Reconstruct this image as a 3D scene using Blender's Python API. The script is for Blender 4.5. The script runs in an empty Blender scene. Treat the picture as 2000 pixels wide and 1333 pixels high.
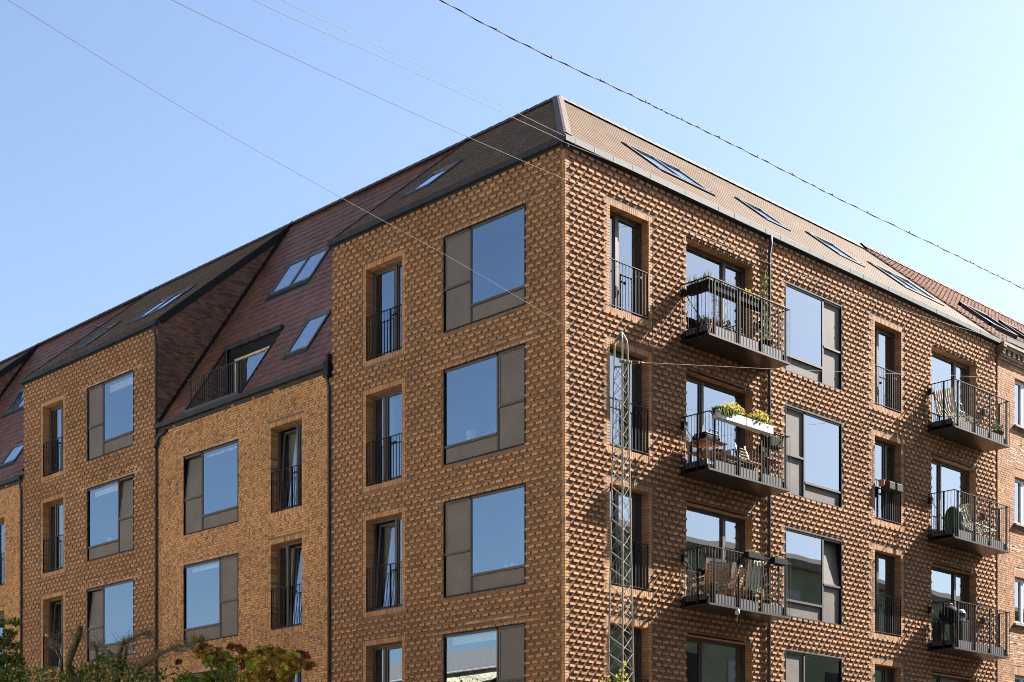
import bpy, math, random
import numpy as np
from mathutils import Vector, Matrix
S = bpy.context.scene
COL = S.collection
R = math.radians
rng = random.Random(7)

# ------------------------------------------------------------------ camera, world, sun, exposure
EYE = 1.65                                   # height of the lens above the pavement
cam = bpy.data.cameras.new('camera'); cam_o = bpy.data.objects.new('camera', cam); COL.objects.link(cam_o)
CX, CY, YAW, FOC = 22.8908, -24.2116, R(135.3514), 3041.355
cam_o.location = (CX, CY, EYE)
cam_o.rotation_euler = (R(90), 0, YAW - R(90))
cam.sensor_width = 36; cam.lens = FOC / 2000 * 36
cam.shift_y = (1666.745 - 666.5) / 2000
cam.clip_end = 2000; cam.clip_start = 0.1
S.camera = cam_o
S.cycles.filter_width = 1.0
SUN_DIR = Vector((1.0, 3.26, 2.65)).normalized()      # towards the sun
elev = math.asin(SUN_DIR.z)
w = bpy.data.worlds.new('World'); S.world = w; w.use_nodes = True
nt = w.node_tree
sky = nt.nodes.new('ShaderNodeTexSky'); sky.sky_type = 'NISHITA'; sky.sun_disc = False
sky.sun_elevation = elev
sky.sun_rotation = math.atan2(SUN_DIR.x, SUN_DIR.y)
sky.air_density = 1.0; sky.dust_density = 1.6; sky.ozone_density = 2.0
nt.nodes['Background'].inputs['Strength'].default_value = 0.05
nt.links.new(sky.outputs[0], nt.nodes['Background'].inputs['Color'])
sl = bpy.data.lights.new('sun', 'SUN'); sl.energy = 5.0; sl.angle = R(0.53); sl.color = (1.0, 0.95, 0.88)
so = bpy.data.objects.new('sun', sl); COL.objects.link(so)
so.rotation_euler = SUN_DIR.to_track_quat('Z', 'Y').to_euler(); so.location = (20, 60, 60)
S.view_settings.view_transform = 'Standard'; S.view_settings.look = 'None'
S.view_settings.gamma = 1; S.view_settings.use_curve_mapping = False
S.view_settings.exposure = 2.3

# ------------------------------------------------------------------ pixel measurements -> points in the place
fw = np.array([math.cos(YAW), math.sin(YAW), 0]); rt = np.array([math.sin(YAW), -math.cos(YAW), 0])
CAMP = np.array([CX, CY, 0.0])
def ray(x, y): return fw + rt * (x - 1000) / FOC + np.array([0, 0, 1.0]) * (1666.745 - y) / FOC
def at_depth(x, y, d): return CAMP + ray(x, y) * d
def on_left(x, y, off=0):
    d = ray(x, y); return CAMP + d * ((-off - CAMP[1]) / d[1])
def on_right(x, y, off=0):
    d = ray(x, y); return CAMP + d * ((off - CAMP[0]) / d[0])

# ------------------------------------------------------------------ mesh building
ORG = {}
def frame_left(p): return np.stack([p[:, 0], -p[:, 1], p[:, 2]], 1)         # (x along the wall, outward, z)
def frame_right(p): return np.stack([p[:, 1], p[:, 0], p[:, 2]], 1)
def ident(p): return p
BOXF = np.array([(0, 3, 2, 1), (4, 5, 6, 7), (0, 1, 5, 4), (1, 2, 6, 5), (2, 3, 7, 6), (3, 0, 4, 7)])
class MB:
    def __init__(self, fr=ident, flip=False): self.V = []; self.F = []; self.n = 0; self.fr = fr; self.flip = flip
    def add(self, v, f):
        v = np.asarray(v, float); v = self.fr(v)
        for q in f:
            q = [i + self.n for i in q]
            self.F.append(q[::-1] if self.flip else q)
        self.V.append(v); self.n += len(v); return self
    def box(self, a0, a1, b0, b1, c0, c1):
        return self.add([(a0, b0, c0), (a1, b0, c0), (a1, b1, c0), (a0, b1, c0), (a0, b0, c1), (a1, b0, c1), (a1, b1, c1), (a0, b1, c1)], BOXF)
    def boxm(self, M, sx, sy, sz):
        v = np.array([M @ Vector((x * sx, y * sy, z * sz)) for z in (-.5, .5) for x, y in ((-.5, -.5), (.5, -.5), (.5, .5), (-.5, .5))])
        return self.add(v, BOXF)
    def quad(self, a, b, c, d): return self.add([a, b, c, d], [(0, 1, 2, 3)])
    def poly(self, pts): return self.add(pts, [tuple(range(len(pts)))])
    def bar(self, a, b, wd, hg=None):
        a = Vector(a); b = Vector(b); d = b - a
        q = d.to_track_quat('Z', 'Y').to_matrix().to_4x4()
        return self.boxm(Matrix.Translation((a + b) / 2) @ q, wd, hg or wd, d.length)
    def tube(self, pts, rad, n=6, cap=True):
        pts = [Vector(p) for p in pts]; rs = rad if isinstance(rad, (list, tuple)) else [rad] * len(pts)
        v = []; up = Vector((0.13, 0.21, 1)).normalized()
        for i, p in enumerate(pts):
            t = (pts[min(i + 1, len(pts) - 1)] - pts[max(i - 1, 0)]).normalized()
            s = t.cross(up)
            if s.length < 1e-3: s = t.cross(Vector((1, 0, 0)))
            s.normalize(); u = t.cross(s)
            for k in range(n):
                a = 2 * math.pi * k / n; v.append(p + (s * math.cos(a) + u * math.sin(a)) * rs[i])
        f = []
        for i in range(len(pts) - 1):
            for k in range(n):
                f.append((i * n + k, i * n + (k + 1) % n, (i + 1) * n + (k + 1) % n, (i + 1) * n + k))
        if cap: f += [tuple(range(n))[::-1], tuple(range((len(pts) - 1) * n, len(pts) * n))]
        return self.add([tuple(x) for x in v], f)
    def lathe(self, c, prof, n=14):
        v = []; f = []
        for r_, z in prof:
            for k in range(n):
                a = 2 * math.pi * k / n; v.append((c[0] + r_ * math.cos(a), c[1] + r_ * math.sin(a), c[2] + z))
        for i in range(len(prof) - 1):
            for k in range(n):
                f.append((i * n + k, i * n + (k + 1) % n, (i + 1) * n + (k + 1) % n, (i + 1) * n + k))
        f += [tuple(range(n))[::-1], tuple(range((len(prof) - 1) * n, len(prof) * n))]
        return self.add(v, f)
    def build(self, name, mat, parent=None, smooth=False, bevel=0, kind=None):
        me = bpy.data.meshes.new(name)
        V = np.concatenate(self.V) if self.V else np.zeros((0, 3))
        org = np.array(ORG.get(parent.name, (0, 0, 0))) if parent else np.zeros(3)
        me.from_pydata((V - org).tolist(), [], [tuple(f) for f in self.F]); me.materials.append(mat)
        if smooth: me.polygons.foreach_set('use_smooth', [True] * len(me.polygons))
        o = bpy.data.objects.new(name, me); COL.objects.link(o)
        if parent: o.parent = parent; ORG[o.name] = tuple(org)
        if bevel:
            b = o.modifiers.new('bevel', 'BEVEL'); b.width = bevel; b.segments = 2; b.limit_method = 'ANGLE'
        if kind: o['kind'] = kind
        return o
def boxes_build(name, B, fr, mat, parent, flip=True, kind='stuff'):
    """B: rows a0 a1 d0 d1 z0 z1 -> one mesh of five-sided bricks (no back face)."""
    B = np.asarray(B, float); n = len(B)
    a0, a1, d0, d1, z0, z1 = B.T
    V = np.stack([np.stack(x, 1) for x in ((a0, d0, z0), (a1, d0, z0), (a1, d1, z0), (a0, d1, z0), (a0, d0, z1), (a1, d0, z1), (a1, d1, z1), (a0, d1, z1))], 1).reshape(-1, 3)
    V = fr(V)
    org = np.array(ORG.get(parent.name, (0, 0, 0))) if parent else np.zeros(3); V = V - org
    F = np.array([(0, 3, 2, 1), (4, 5, 6, 7), (1, 2, 6, 5), (2, 3, 7, 6), (3, 0, 4, 7)])
    if flip: F = F[:, ::-1]
    F = (F[None] + (np.arange(n) * 8)[:, None, None]).reshape(-1, 4)
    return raw_build(name, V, F, mat, parent, kind)
def raw_build(name, V, F, mat, parent, kind='stuff'):
    me = bpy.data.meshes.new(name); m = len(F)
    me.vertices.add(len(V)); me.vertices.foreach_set('co', V.astype(np.float32).ravel())
    me.loops.add(m * 4); me.loops.foreach_set('vertex_index', F.astype(np.int32).ravel())
    me.polygons.add(m); me.polygons.foreach_set('loop_start', (np.arange(m) * 4).astype(np.int32))
    me.polygons.foreach_set('use_smooth', np.zeros(m, bool)); me.update(calc_edges=True); me.validate(); me.materials.append(mat)
    o = bpy.data.objects.new(name, me); COL.objects.link(o)
    if parent: o.parent = parent; ORG[o.name] = ORG.get(parent.name, (0, 0, 0))
    if kind: o['kind'] = kind
    return o
def thing(name, label, cat, loc, group=None):
    o = bpy.data.objects.new(name, None); COL.objects.link(o); o.location = tuple(float(c) for c in loc); o.empty_display_size = .2
    o['label'] = label; o['category'] = cat
    if group: o['group'] = group
    ORG[o.name] = tuple(float(c) for c in loc)
    return o
def tag(o, label, cat, group=None):
    o['label'] = label; o['category'] = cat
    if group: o['group'] = group
    return o

# ------------------------------------------------------------------ materials
def new_mat(name):
    m = bpy.data.materials.new(name); m.use_nodes = True
    return m, m.node_tree, m.node_tree.nodes['Principled BSDF']
def mat(name, col, rough=.6, metal=0., var=.12, scale=6., bump=0., spec=.5, bscale=40.):
    m, t, b = new_mat(name); N = t.nodes; L = t.links
    g = N.new('ShaderNodeNewGeometry')
    n = N.new('ShaderNodeTexNoise'); n.inputs['Scale'].default_value = scale; n.inputs['Detail'].default_value = 5
    L.new(g.outputs['Position'], n.inputs['Vector'])
    mr = N.new('ShaderNodeMapRange'); mr.inputs[3].default_value = 1 - var * 1.6; mr.inputs[4].default_value = 1 + var * 1.6
    mr.inputs[1].default_value = .25; mr.inputs[2].default_value = .75
    L.new(n.outputs[0], mr.inputs[0])
    mx = N.new('ShaderNodeMix'); mx.data_type = 'RGBA'; mx.blend_type = 'MULTIPLY'; mx.inputs[0].default_value = 1
    mx.inputs[6].default_value = (*col, 1); L.new(mr.outputs[0], mx.inputs[7])
    L.new(mx.outputs[2], b.inputs['Base Color'])
    b.inputs['Roughness'].default_value = rough; b.inputs['Metallic'].default_value = metal
    b.inputs['Specular IOR Level'].default_value = spec
    if bump:
        n2 = N.new('ShaderNodeTexNoise'); n2.inputs['Scale'].default_value = bscale; n2.inputs['Detail'].default_value = 4
        L.new(g.outputs['Position'], n2.inputs['Vector'])
        bp = N.new('ShaderNodeBump'); bp.inputs['Strength'].default_value = bump; bp.inputs['Distance'].default_value = .02
        L.new(n2.outputs[0], bp.inputs['Height']); L.new(bp.outputs[0], b.inputs['Normal'])
    return m
def piece_mat(name, stops, rough=.85, spec=.3, bump=.35, nscale=30., nvar=.25, big=.17, bigscale=.45):
    """One colour per piece (island or object) from a ramp, grain and slow weathering on top."""
    m, t, b = new_mat(name); N = t.nodes; L = t.links
    g = N.new('ShaderNodeNewGeometry'); oi = N.new('ShaderNodeObjectInfo')
    ad = N.new('ShaderNodeMath'); ad.operation = 'ADD'; L.new(g.outputs['Random Per Island'], ad.inputs[0]); L.new(oi.outputs['Random'], ad.inputs[1])
    fr = N.new('ShaderNodeMath'); fr.operation = 'FRACT'; L.new(ad.outputs[0], fr.inputs[0])
    cr = N.new('ShaderNodeValToRGB'); cr.color_ramp.interpolation = 'LINEAR'
    el = cr.color_ramp.elements
    while len(el) < len(stops): el.new(.5)
    for e, (p, c) in zip(el, stops): e.position = p; e.color = (*c, 1)
    L.new(fr.outputs[0], cr.inputs[0])
    def noise(sc, lo, hi, det=5):
        n = N.new('ShaderNodeTexNoise'); n.inputs['Scale'].default_value = sc; n.inputs['Detail'].default_value = det
        L.new(g.outputs['Position'], n.inputs['Vector'])
        r_ = N.new('ShaderNodeMapRange'); r_.inputs[1].default_value = .28; r_.inputs[2].default_value = .72
        r_.inputs[3].default_value = lo; r_.inputs[4].default_value = hi; L.new(n.outputs[0], r_.inputs[0]); return n, r_
    n1, r1 = noise(nscale, 1 - nvar, 1 + nvar); _, r2 = noise(bigscale, 1 - big, 1 + big, 3)
    mu = N.new('ShaderNodeMath'); mu.operation = 'MULTIPLY'; L.new(r1.outputs[0], mu.inputs[0]); L.new(r2.outputs[0], mu.inputs[1])
    mx = N.new('ShaderNodeMix'); mx.data_type = 'RGBA'; mx.blend_type = 'MULTIPLY'; mx.inputs[0].default_value = 1
    L.new(cr.outputs[0], mx.inputs[6]); L.new(mu.outputs[0], mx.inputs[7]); L.new(mx.outputs[2], b.inputs['Base Color'])
    b.inputs['Roughness'].default_value = rough; b.inputs['Specular IOR Level'].default_value = spec
    bp = N.new('ShaderNodeBump'); bp.inputs['Strength'].default_value = bump; bp.inputs['Distance'].default_value = .01
    L.new(n1.outputs[0], bp.inputs['Height']); L.new(bp.outputs[0], b.inputs['Normal'])
    return m
def glass_mat(name, refl=.31, tint=(.62, .68, .66), wave=.002, wscale=.55):
    m = bpy.data.materials.new(name); m.use_nodes = True; t = m.node_tree; N = t.nodes; L = t.links
    N.remove(N['Principled BSDF'])
    tr = N.new('ShaderNodeBsdfTransparent'); tr.inputs[0].default_value = (*tint, 1)
    gl = N.new('ShaderNodeBsdfGlossy'); gl.inputs['Roughness'].default_value = 0.0; gl.inputs['Color'].default_value = (.72, .85, 1, 1)
    fr = N.new('ShaderNodeLayerWeight'); pw = N.new('ShaderNodeMath'); pw.operation = 'POWER'; pw.inputs[1].default_value = 5; L.new(fr.outputs['Facing'], pw.inputs[0])
    ma = N.new('ShaderNodeMath'); ma.operation = 'MULTIPLY_ADD'; ma.inputs[1].default_value = 1 - refl; ma.inputs[2].default_value = refl; ma.use_clamp = True
    L.new(pw.outputs[0], ma.inputs[0])
    mix = N.new('ShaderNodeMixShader'); L.new(ma.outputs[0], mix.inputs[0]); L.new(tr.outputs[0], mix.inputs[1]); L.new(gl.outputs[0], mix.inputs[2])
    g = N.new('ShaderNodeNewGeometry'); n = N.new('ShaderNodeTexNoise'); n.inputs['Scale'].default_value = wscale; n.inputs['Detail'].default_value = 0
    L.new(g.outputs['Position'], n.inputs['Vector'])
    bp = N.new('ShaderNodeBump'); bp.inputs['Strength'].default_value = wave; bp.inputs['Distance'].default_value = 1
    L.new(n.outputs[0], bp.inputs['Height']); L.new(bp.outputs[0], gl.inputs['Normal'])
    L.new(mix.outputs[0], N['Material Output'].inputs[0])
    return m
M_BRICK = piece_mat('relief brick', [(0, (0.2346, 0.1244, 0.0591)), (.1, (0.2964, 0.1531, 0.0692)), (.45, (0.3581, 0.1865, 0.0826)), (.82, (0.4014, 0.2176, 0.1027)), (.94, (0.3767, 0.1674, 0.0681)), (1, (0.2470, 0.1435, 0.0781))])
M_BEDBRICK = piece_mat('bed brick with recess shade and mortar smear', [(0, (0.1087, 0.0656, 0.0383)), (.2, (0.1482, 0.0829, 0.0438)), (.5, (0.1778, 0.0983, 0.0502)), (.8, (0.2025, 0.1157, 0.0602)), (.92, (0.1927, 0.0906, 0.0410)), (1, (0.1235, 0.0790, 0.0511))])  # recess shade between standing-out bricks painted in, besides smear and dirt
M_FLATBRICK = piece_mat('plain brick', [(0, (0.2051, 0.1158, 0.0565)), (.1, (0.3016, 0.1608, 0.0717)), (.42, (0.4102, 0.2199, 0.0912)), (.75, (0.4645, 0.2541, 0.1075)), (.9, (0.3981, 0.1749, 0.0662)), (1, (0.2172, 0.1300, 0.0760))], big=.16)
M_OLDBRICK = piece_mat('old brick', [(0, (0.1920, 0.0978, 0.0495)), (.3, (0.3000, 0.1495, 0.0704)), (.6, (0.3480, 0.1840, 0.0847)), (.85, (0.2880, 0.1265, 0.0616)), (1, (0.3840, 0.2415, 0.1375))], big=.2, bigscale=1.4)
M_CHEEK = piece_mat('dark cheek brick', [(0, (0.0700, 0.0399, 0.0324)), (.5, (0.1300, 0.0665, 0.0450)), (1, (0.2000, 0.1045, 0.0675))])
M_PALEBRICK = piece_mat('pale lime stained brick', [(0, (0.2470, 0.1562, 0.1000)), (.5, (0.3055, 0.2063, 0.1375)), (1, (0.3770, 0.2750, 0.1938))])
M_MORTAR = mat('mortar', (.145, .092, .056), .95, var=.25, scale=9, bump=.4)
M_OLDMORTAR = mat('old mortar', (.46, .40, .32), .95, var=.25, scale=5, bump=.4)
M_DARKGAP = mat('shadow gap', (.03, .026, .023), .9)
M_TILE = piece_mat('brown clay tile', [(0, (0.0768, 0.0473, 0.0247)), (.35, (0.0903, 0.0553, 0.0287)), (.7, (0.1011, 0.0615, 0.0320)), (1, (0.1129, 0.0713, 0.0394))], rough=.7, spec=.12, bump=.12, nscale=14, nvar=.15, big=.10, bigscale=.5)
M_REDTILE = piece_mat('dark red glazed tile', [(0, (0.1056, 0.0463, 0.0299)), (.35, (0.1267, 0.0542, 0.0338)), (.7, (0.1443, 0.0622, 0.0390)), (1, (0.1637, 0.0782, 0.0442))], rough=.5, spec=.3, bump=.12, nscale=14, nvar=.15, big=.22, bigscale=.45)
M_HIP = piece_mat('hip tile', [(0, (.07, .044, .036)), (1, (.092, .058, .048))], rough=.6, spec=.25, bump=.1, nscale=20, nvar=.1)
M_PANTILE = piece_mat('red pantile', [(0, (0.1380, 0.0517, 0.0264)), (.4, (0.1980, 0.0759, 0.0363)), (.75, (0.2340, 0.0954, 0.0473)), (1, (0.1020, 0.0540, 0.0352))], rough=.7, spec=.3, bump=.2, nvar=.25, big=.25, bigscale=.8)
M_ZINC = mat('grey zinc', (.026, .028, .031), .62, 0, var=.15, scale=3, spec=.22)
M_SKYFRAME = mat('pale grey rooflight frame', (.10, .105, .11), .6, spec=.2)
M_BLACK = mat('black painted steel', (.009, .009, .01), .6, .0, var=.1, spec=.15)
M_PIPE = mat('dark grey downpipe', (.022, .022, .025), .6, .0, var=.1)
M_BRONZE = mat('bronze aluminium', (.07, .06, .052), .5, .1, var=.06, scale=3, spec=.25)
M_PANEL = mat('taupe panel', (.132, .117, .105), .6, .0, var=.09, scale=2.2, bump=.03, spec=.12)
M_SLAB = mat('brown balcony soffit', (.024, .018, .014), .34, .35, var=.25, scale=1.2)
M_UPSTAND = mat('grey balcony upstand', (.052, .052, .055), .6, .0, var=.08, spec=.25)
M_RAIL = mat('bronze black rail steel', (.014, .0125, .011), .55, .0, var=.1, spec=.2)
M_ROOM = mat('room wall', (.16, .15, .135), .9, var=.05)
M_WHITE = mat('white paint', (.36, .365, .365), .5, var=.04)
M_CURTAIN = mat('pale curtain', (.62, .60, .55), .9, var=.05)
M_BLIND = mat('blind', (.72, .71, .66), .8, var=.04)
M_GALV = mat('galvanised steel', (.19, .175, .135), .6, .3, var=.2, scale=8)
M_BRASS = mat('brass fitting', (.55, .38, .16), .35, .8)
M_WIRE = mat('steel wire', (.075, .07, .064), .7, .0, spec=.2)
M_CABLE = mat('dark red sheathed cable', (.12, .095, .09), .7, spec=.2)
M_WOOD = mat('oiled teak', (.36, .19, .075), .55, var=.3, scale=12, bump=.1)
M_WOODPALE = mat('pale weathered timber', (.46, .36, .25), .7, var=.25, scale=12)
M_TERRA = mat('terracotta', (.42, .15, .06), .8, var=.15)
M_BLACKPOT = mat('black plastic', (.010, .010, .011), .7, spec=.06)
M_GREYPOT = mat('grey plastic', (.035, .033, .031), .7, spec=.1)
M_CUSHION = mat('white cushion cloth', (.68, .66, .62), .9, var=.05)
M_CREAM = mat('cream cloth', (.62, .56, .44), .9, var=.08)
M_GREENFRAME = mat('olive green frame', (.09, .10, .05), .5)
M_LIME = mat('cream enamel', (.72, .70, .56), .4, var=.05)
M_DKGREEN = mat('dark green cloth', (.03, .05, .03), .8, var=.2)
M_STONE = mat('weathered stone', (.24, .19, .13), .9, var=.3, scale=7, bump=.4)
M_ASPHALT = mat('asphalt', (.05, .05, .05), .9, var=.2, scale=20, bump=.2)
M_PAVE = mat('concrete paving', (.13, .125, .115), .9, var=.15, scale=4)
M_RENDER = mat('pale render', (.74, .61, .41), .9, var=.1, scale=1)
M_DKBRICKWALL = mat('dark brick wall', (.14, .085, .06), .9, var=.3, scale=5)
M_BARK = mat('mossy bark', (.048, .045, .018), .95, var=.6, scale=9, bump=.8)
M_CUTWOOD = mat('cut pale wood', (.42, .33, .20), .8, var=.2)
M_TWIG = mat('twig', (.07, .055, .035), .9)
M_GLASS = glass_mat('window glass')
M_GLASSW = glass_mat('rippled window glass', wave=.004, wscale=.8)
M_ROOFGLASS = glass_mat('rooflight glass', refl=.5, tint=(.75, .78, .8))
def leaf_mat(name, stops, trans=.45):
    m, t, b = new_mat(name); N = t.nodes; L = t.links
    g = N.new('ShaderNodeNewGeometry'); cr = N.new('ShaderNodeValToRGB'); el = cr.color_ramp.elements
    while len(el) < len(stops): el.new(.5)
    for e, (p, c) in zip(el, stops): e.position = p; e.color = (*c, 1)
    L.new(g.outputs['Random Per Island'], cr.inputs[0]); L.new(cr.outputs[0], b.inputs['Base Color'])
    b.inputs['Roughness'].default_value = .5; b.inputs['Specular IOR Level'].default_value = .35
    tl = N.new('ShaderNodeBsdfTranslucent'); L.new(cr.outputs[0], tl.inputs[0])
    mx = N.new('ShaderNodeMixShader'); mx.inputs[0].default_value = trans
    L.new(b.outputs[0], mx.inputs[1]); L.new(tl.outputs[0], mx.inputs[2]); L.new(mx.outputs[0], N['Material Output'].inputs[0])
    return m
M_LEAFGREEN = leaf_mat('green leaves', [(0, (.025, .042, .010)), (.5, (.065, .11, .018)), (.85, (.12, .18, .03)), (1, (.20, .23, .05))])
M_LEAFMAPLE = leaf_mat('turning maple leaves', [(0, (.20, .23, .02)), (.35, (.32, .28, .03)), (.62, (.38, .22, .03)), (.85, (.26, .10, .03)), (1, (.14, .03, .02))])
M_LEAFMAPLEG = leaf_mat('green maple leaves', [(0, (.12, .20, .015)), (.6, (.20, .29, .025)), (1, (.30, .31, .035))])
M_LEAFRED = leaf_mat('dark red maple leaves', [(0, (.09, .024, .018)), (.6, (.19, .06, .03)), (1, (.26, .13, .04))])
M_PLANT = leaf_mat('balcony plants', [(0, (.04, .07, .015)), (.6, (.09, .13, .03)), (1, (.17, .18, .05))])
M_YELLOW = leaf_mat('yellow blossom', [(0, (.38, .29, .035)), (.6, (.46, .36, .06)), (1, (.20, .24, .05))])
M_DRYGRASS = leaf_mat('dry grasses', [(0, (.16, .14, .06)), (.5, (.11, .12, .04)), (1, (.24, .2, .1))])
M_PINK = leaf_mat('red green succulent', [(0, (.30, .06, .04)), (.4, (.16, .16, .05)), (1, (.28, .20, .10))])
M_VINE = leaf_mat('yellow vine leaves', [(0, (.22, .22, .02)), (1, (.38, .30, .03))])

# ------------------------------------------------------------------ dimensions shared by the block
H = 46 / 15.0; CH = 1 / 15.0; BH = .0545; ZT = 14.26           # storey, course, brick, head of the top windows
BAY = 8.04; REND = 18.64; EAVE = 15.35; RIDGE = 19.40; RUN = 4.75; LOW = 12.30
PIT = math.atan2(RIDGE - EAVE, RUN); PITS = math.atan2(RIDGE - LOW, RUN)
def rows_z(r): return ZT - r * H

# ------------------------------------------------------------------ ground
def structure(name, mb, m):
    o = mb.build(name, m); o['kind'] = 'structure'; return o
G0 = -EYE
structure('ground', MB().box(-400, 400, -400, 400, G0 - .3, G0 - .12), M_ASPHALT)
structure('road', MB().quad((3.2, -300, G0 - .116), (14.5, -300, G0 - .116), (14.5, 300, G0 - .116), (3.2, 300, G0 - .116)), M_ASPHALT)
structure('pavement', MB().box(-60, 3.0, -7.5, .3, G0 - .118, G0).box(.05, 3.0, .302, 60, G0 - .118, G0).box(3.004, 7.5, -7.5, -2.0, G0 - .118, G0), M_PAVE)
structure('far_pavement', MB().box(15.5, 19.5, -60, 80, G0 - .118, G0).box(-60, 15.2, -23, -19.5, G0 - .118, G0), M_PAVE)

# ================================================================== the corner block
BLD = thing('apartment_building', 'brown brick corner apartment block with relief brickwork, steel balconies and tiled pitched roof', 'building', (0, 0, G0))
openL, openR = [], []            # (a0, a1, z0, z1, kind)
WINS = []
def addL(kind, u0, u1, zt, hgt, **k): openL.append((-u1, -u0, zt - hgt, zt, kind)); WINS.append(('L', kind, -u1, -u0, zt - hgt, zt, k))
def addR(kind, v0, v1, zt, hgt, **k): openR.append((v0, v1, zt - hgt, zt, kind)); WINS.append(('R', kind, v0, v1, zt - hgt, zt, k))
WH, FH, DH = 2.225, 2.245, 2.30
for r in range(4):
    z = rows_z(r)
    addL('W', 1.20, 3.87, z, WH, glass_left=r % 2 == 1)
    addL('F', 5.355, 6.70, z, FH, wide_left=r % 2 == 0, tilt=(r == 2), col='corner', row=r)
    addL('W', 17.40, 20.08, z - .06, WH, glass_left=r % 2 == 1, tilt=r in (1, 2))
    addL('F', 21.57, 22.88, z - .06, FH, wide_left=r % 2 == 0, tilt=r == 2, col='left', row=r)
    if r:
        addL('W', 12.10, 14.755, z - .045, WH, glass_left=r % 2 == 0, tilt=r == 1)
        addL('F', 9.285, 10.63, z - .04, FH, wide_left=r % 2 == 1, tilt=True, col='mid', row=r)
        addL('F', 25.47, 26.80, z - .09, FH, wide_left=r % 2 == 0, col='far', row=r)
    addR('F', 1.43, 2.75, z + .03, FH, wide_left=r % 2 == 1, col='near', row=r)
    addR('D', 4.09, 6.63, z + .03, DH, wide_left=r % 2 == 0, row=r)
    addR('W', 8.00, 10.51, z + .03, WH, glass_left=r % 2 == 0, tilt=r == 2)
    addR('F', 12.09, 13.42, z + .03, FH, wide_left=r % 2 == 1, col='second', row=r)
    addR('D', 15.0, 17.5, z + .03, DH, wide_left=r % 2 == 0, row=r)

def cut(a0, a1, holes):
    out = [(a0, a1)]
    for h0, h1 in holes:
        nxt = []
        for p, q in out:
            if h1 <= p or h0 >= q: nxt.append((p, q)); continue
            if h0 > p: nxt.append((p, h0))
            if h1 < q: nxt.append((h1, q))
        out = nxt
    return out
BAND = .122
def hole_at(openings, z, flat):
    hs = []
    for a0, a1, z0, z1, k in openings:
        e = BAND if k == 'F' else .004
        t = 2 * CH if k == 'F' else .006
        if z + BH * .65 > z0 - t and z + BH * .35 < z1 + t: hs.append((a0 - e, a1 + e))
    return hs
def lay(a0, a1, z0, z1, openings, mode, quoin=None):
    """Bricks of one bay. quoin: the end that carries a smooth strip. Returns flat rows and standing-out rows."""
    flat, proud = [], []
    k0 = math.floor((z0 - ZT) / CH); k1 = math.floor((z1 - ZT) / CH)
    for k in range(k0, k1 + 1):
        z = ZT + k * CH + .006
        if z < z0 or z + BH > z1 + .02: continue
        segs = cut(a0, a1, hole_at(openings, z, mode))
        rough = lambda: rng.uniform(-.0025, .0025)
        if mode == 'relief' and k % 2 == 0:
            off = .0 if k % 4 == 0 else .12
            for p, q in segs:
                n0 = math.floor((p - off) / .24) - 1
                x = n0 * .24 + off
                while x < q:
                    L_ = .158 + rng.uniform(-.011, .011)
                    b0, b1 = max(x, p), min(x + L_, q)
                    zb = z + rough()
                    if b1 - b0 > .09: proud.append((b0, b1, -.03, .029 + rng.uniform(-.003, .003), zb, zb + BH))
                    elif b1 - b0 > .02: flat.append((b0, b1, -.03, rough(), zb, zb + BH))
                    c0, c1 = max(x + L_ + .011, p), min(x + .24 - .011, q)
                    if c1 - c0 > .015: flat.append((c0, c1, -.03, -.002 + rough(), zb, zb + BH))
                    x += .24
        else:
            mod = .12 if mode == 'header' else .24
            off = (.06 if mode == 'header' else .12) * (k % 2) + (.06 if (mode == 'relief' and k % 4 == 1) else 0)
            for p, q in segs:
                x = math.floor((p - off) / mod) * mod + off
                while x < q:
                    b0, b1 = max(x + .006, p), min(x + mod - .006, q)
                    if b1 - b0 > .02:
                        dd = rough() + (rng.choice((0, 0, .004, .008, .012)) if mode == 'header' else 0)
                        flat.append((b0, b1, -.03, dd, z, z + BH))
                    x += mod
    return flat, proud
wallL_mb = MB(frame_left, True); wallR_mb = MB(frame_right, True)
def backing(mb, a0, a1, z0, z1, openings, d):
    """Mortar bed with the openings left out, as a grid of rectangles."""
    ops = [o for o in openings if o[0] < a1 and o[1] > a0 and o[3] > z0 and o[2] < z1]
    A = sorted({a0, a1, *[min(max(v, a0), a1) for o in ops for v in o[:2]]}); Z = sorted({z0, z1, *[min(max(v, z0), z1) for o in ops for v in o[2:4]]})
    for i in range(len(A) - 1):
        for j in range(len(Z) - 1):
            ca, cz = (A[i] + A[i + 1]) / 2, (Z[j] + Z[j + 1]) / 2
            if any(o[0] < ca < o[1] and o[2] < cz < o[3] for o in ops): continue
            mb.quad((A[i], d, Z[j]), (A[i + 1], d, Z[j]), (A[i + 1], d, Z[j + 1]), (A[i], d, Z[j + 1]))
MD = -.004
backing(wallL_mb, -BAY, MD, G0, 15.22, openL, MD)
backing(wallL_mb, -2 * BAY, -BAY, G0, 12.2, openL, MD)
backing(wallL_mb, -3 * BAY, -2 * BAY, G0, 15.22, openL, MD)
backing(wallL_mb, -4 * BAY, -3 * BAY, G0, 12.2, openL, MD)
backing(wallR_mb, -MD, REND, G0, 15.22, openR, MD)
WALL_L = wallL_mb.build('wall', M_MORTAR, BLD); WALL_R = wallR_mb.build('wall', M_MORTAR, BLD)
QS = .118                                                        # smooth strip at the corner
jobs = []
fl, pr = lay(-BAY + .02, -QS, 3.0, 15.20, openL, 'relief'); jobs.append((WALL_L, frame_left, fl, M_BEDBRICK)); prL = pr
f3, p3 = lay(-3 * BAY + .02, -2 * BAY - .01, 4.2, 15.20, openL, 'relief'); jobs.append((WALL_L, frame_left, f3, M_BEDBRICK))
f2, _ = lay(-2 * BAY + .01, -BAY - .01, 3.4, 12.14, openL, 'header'); jobs.append((WALL_L, frame_left, f2, M_FLATBRICK))
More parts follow.
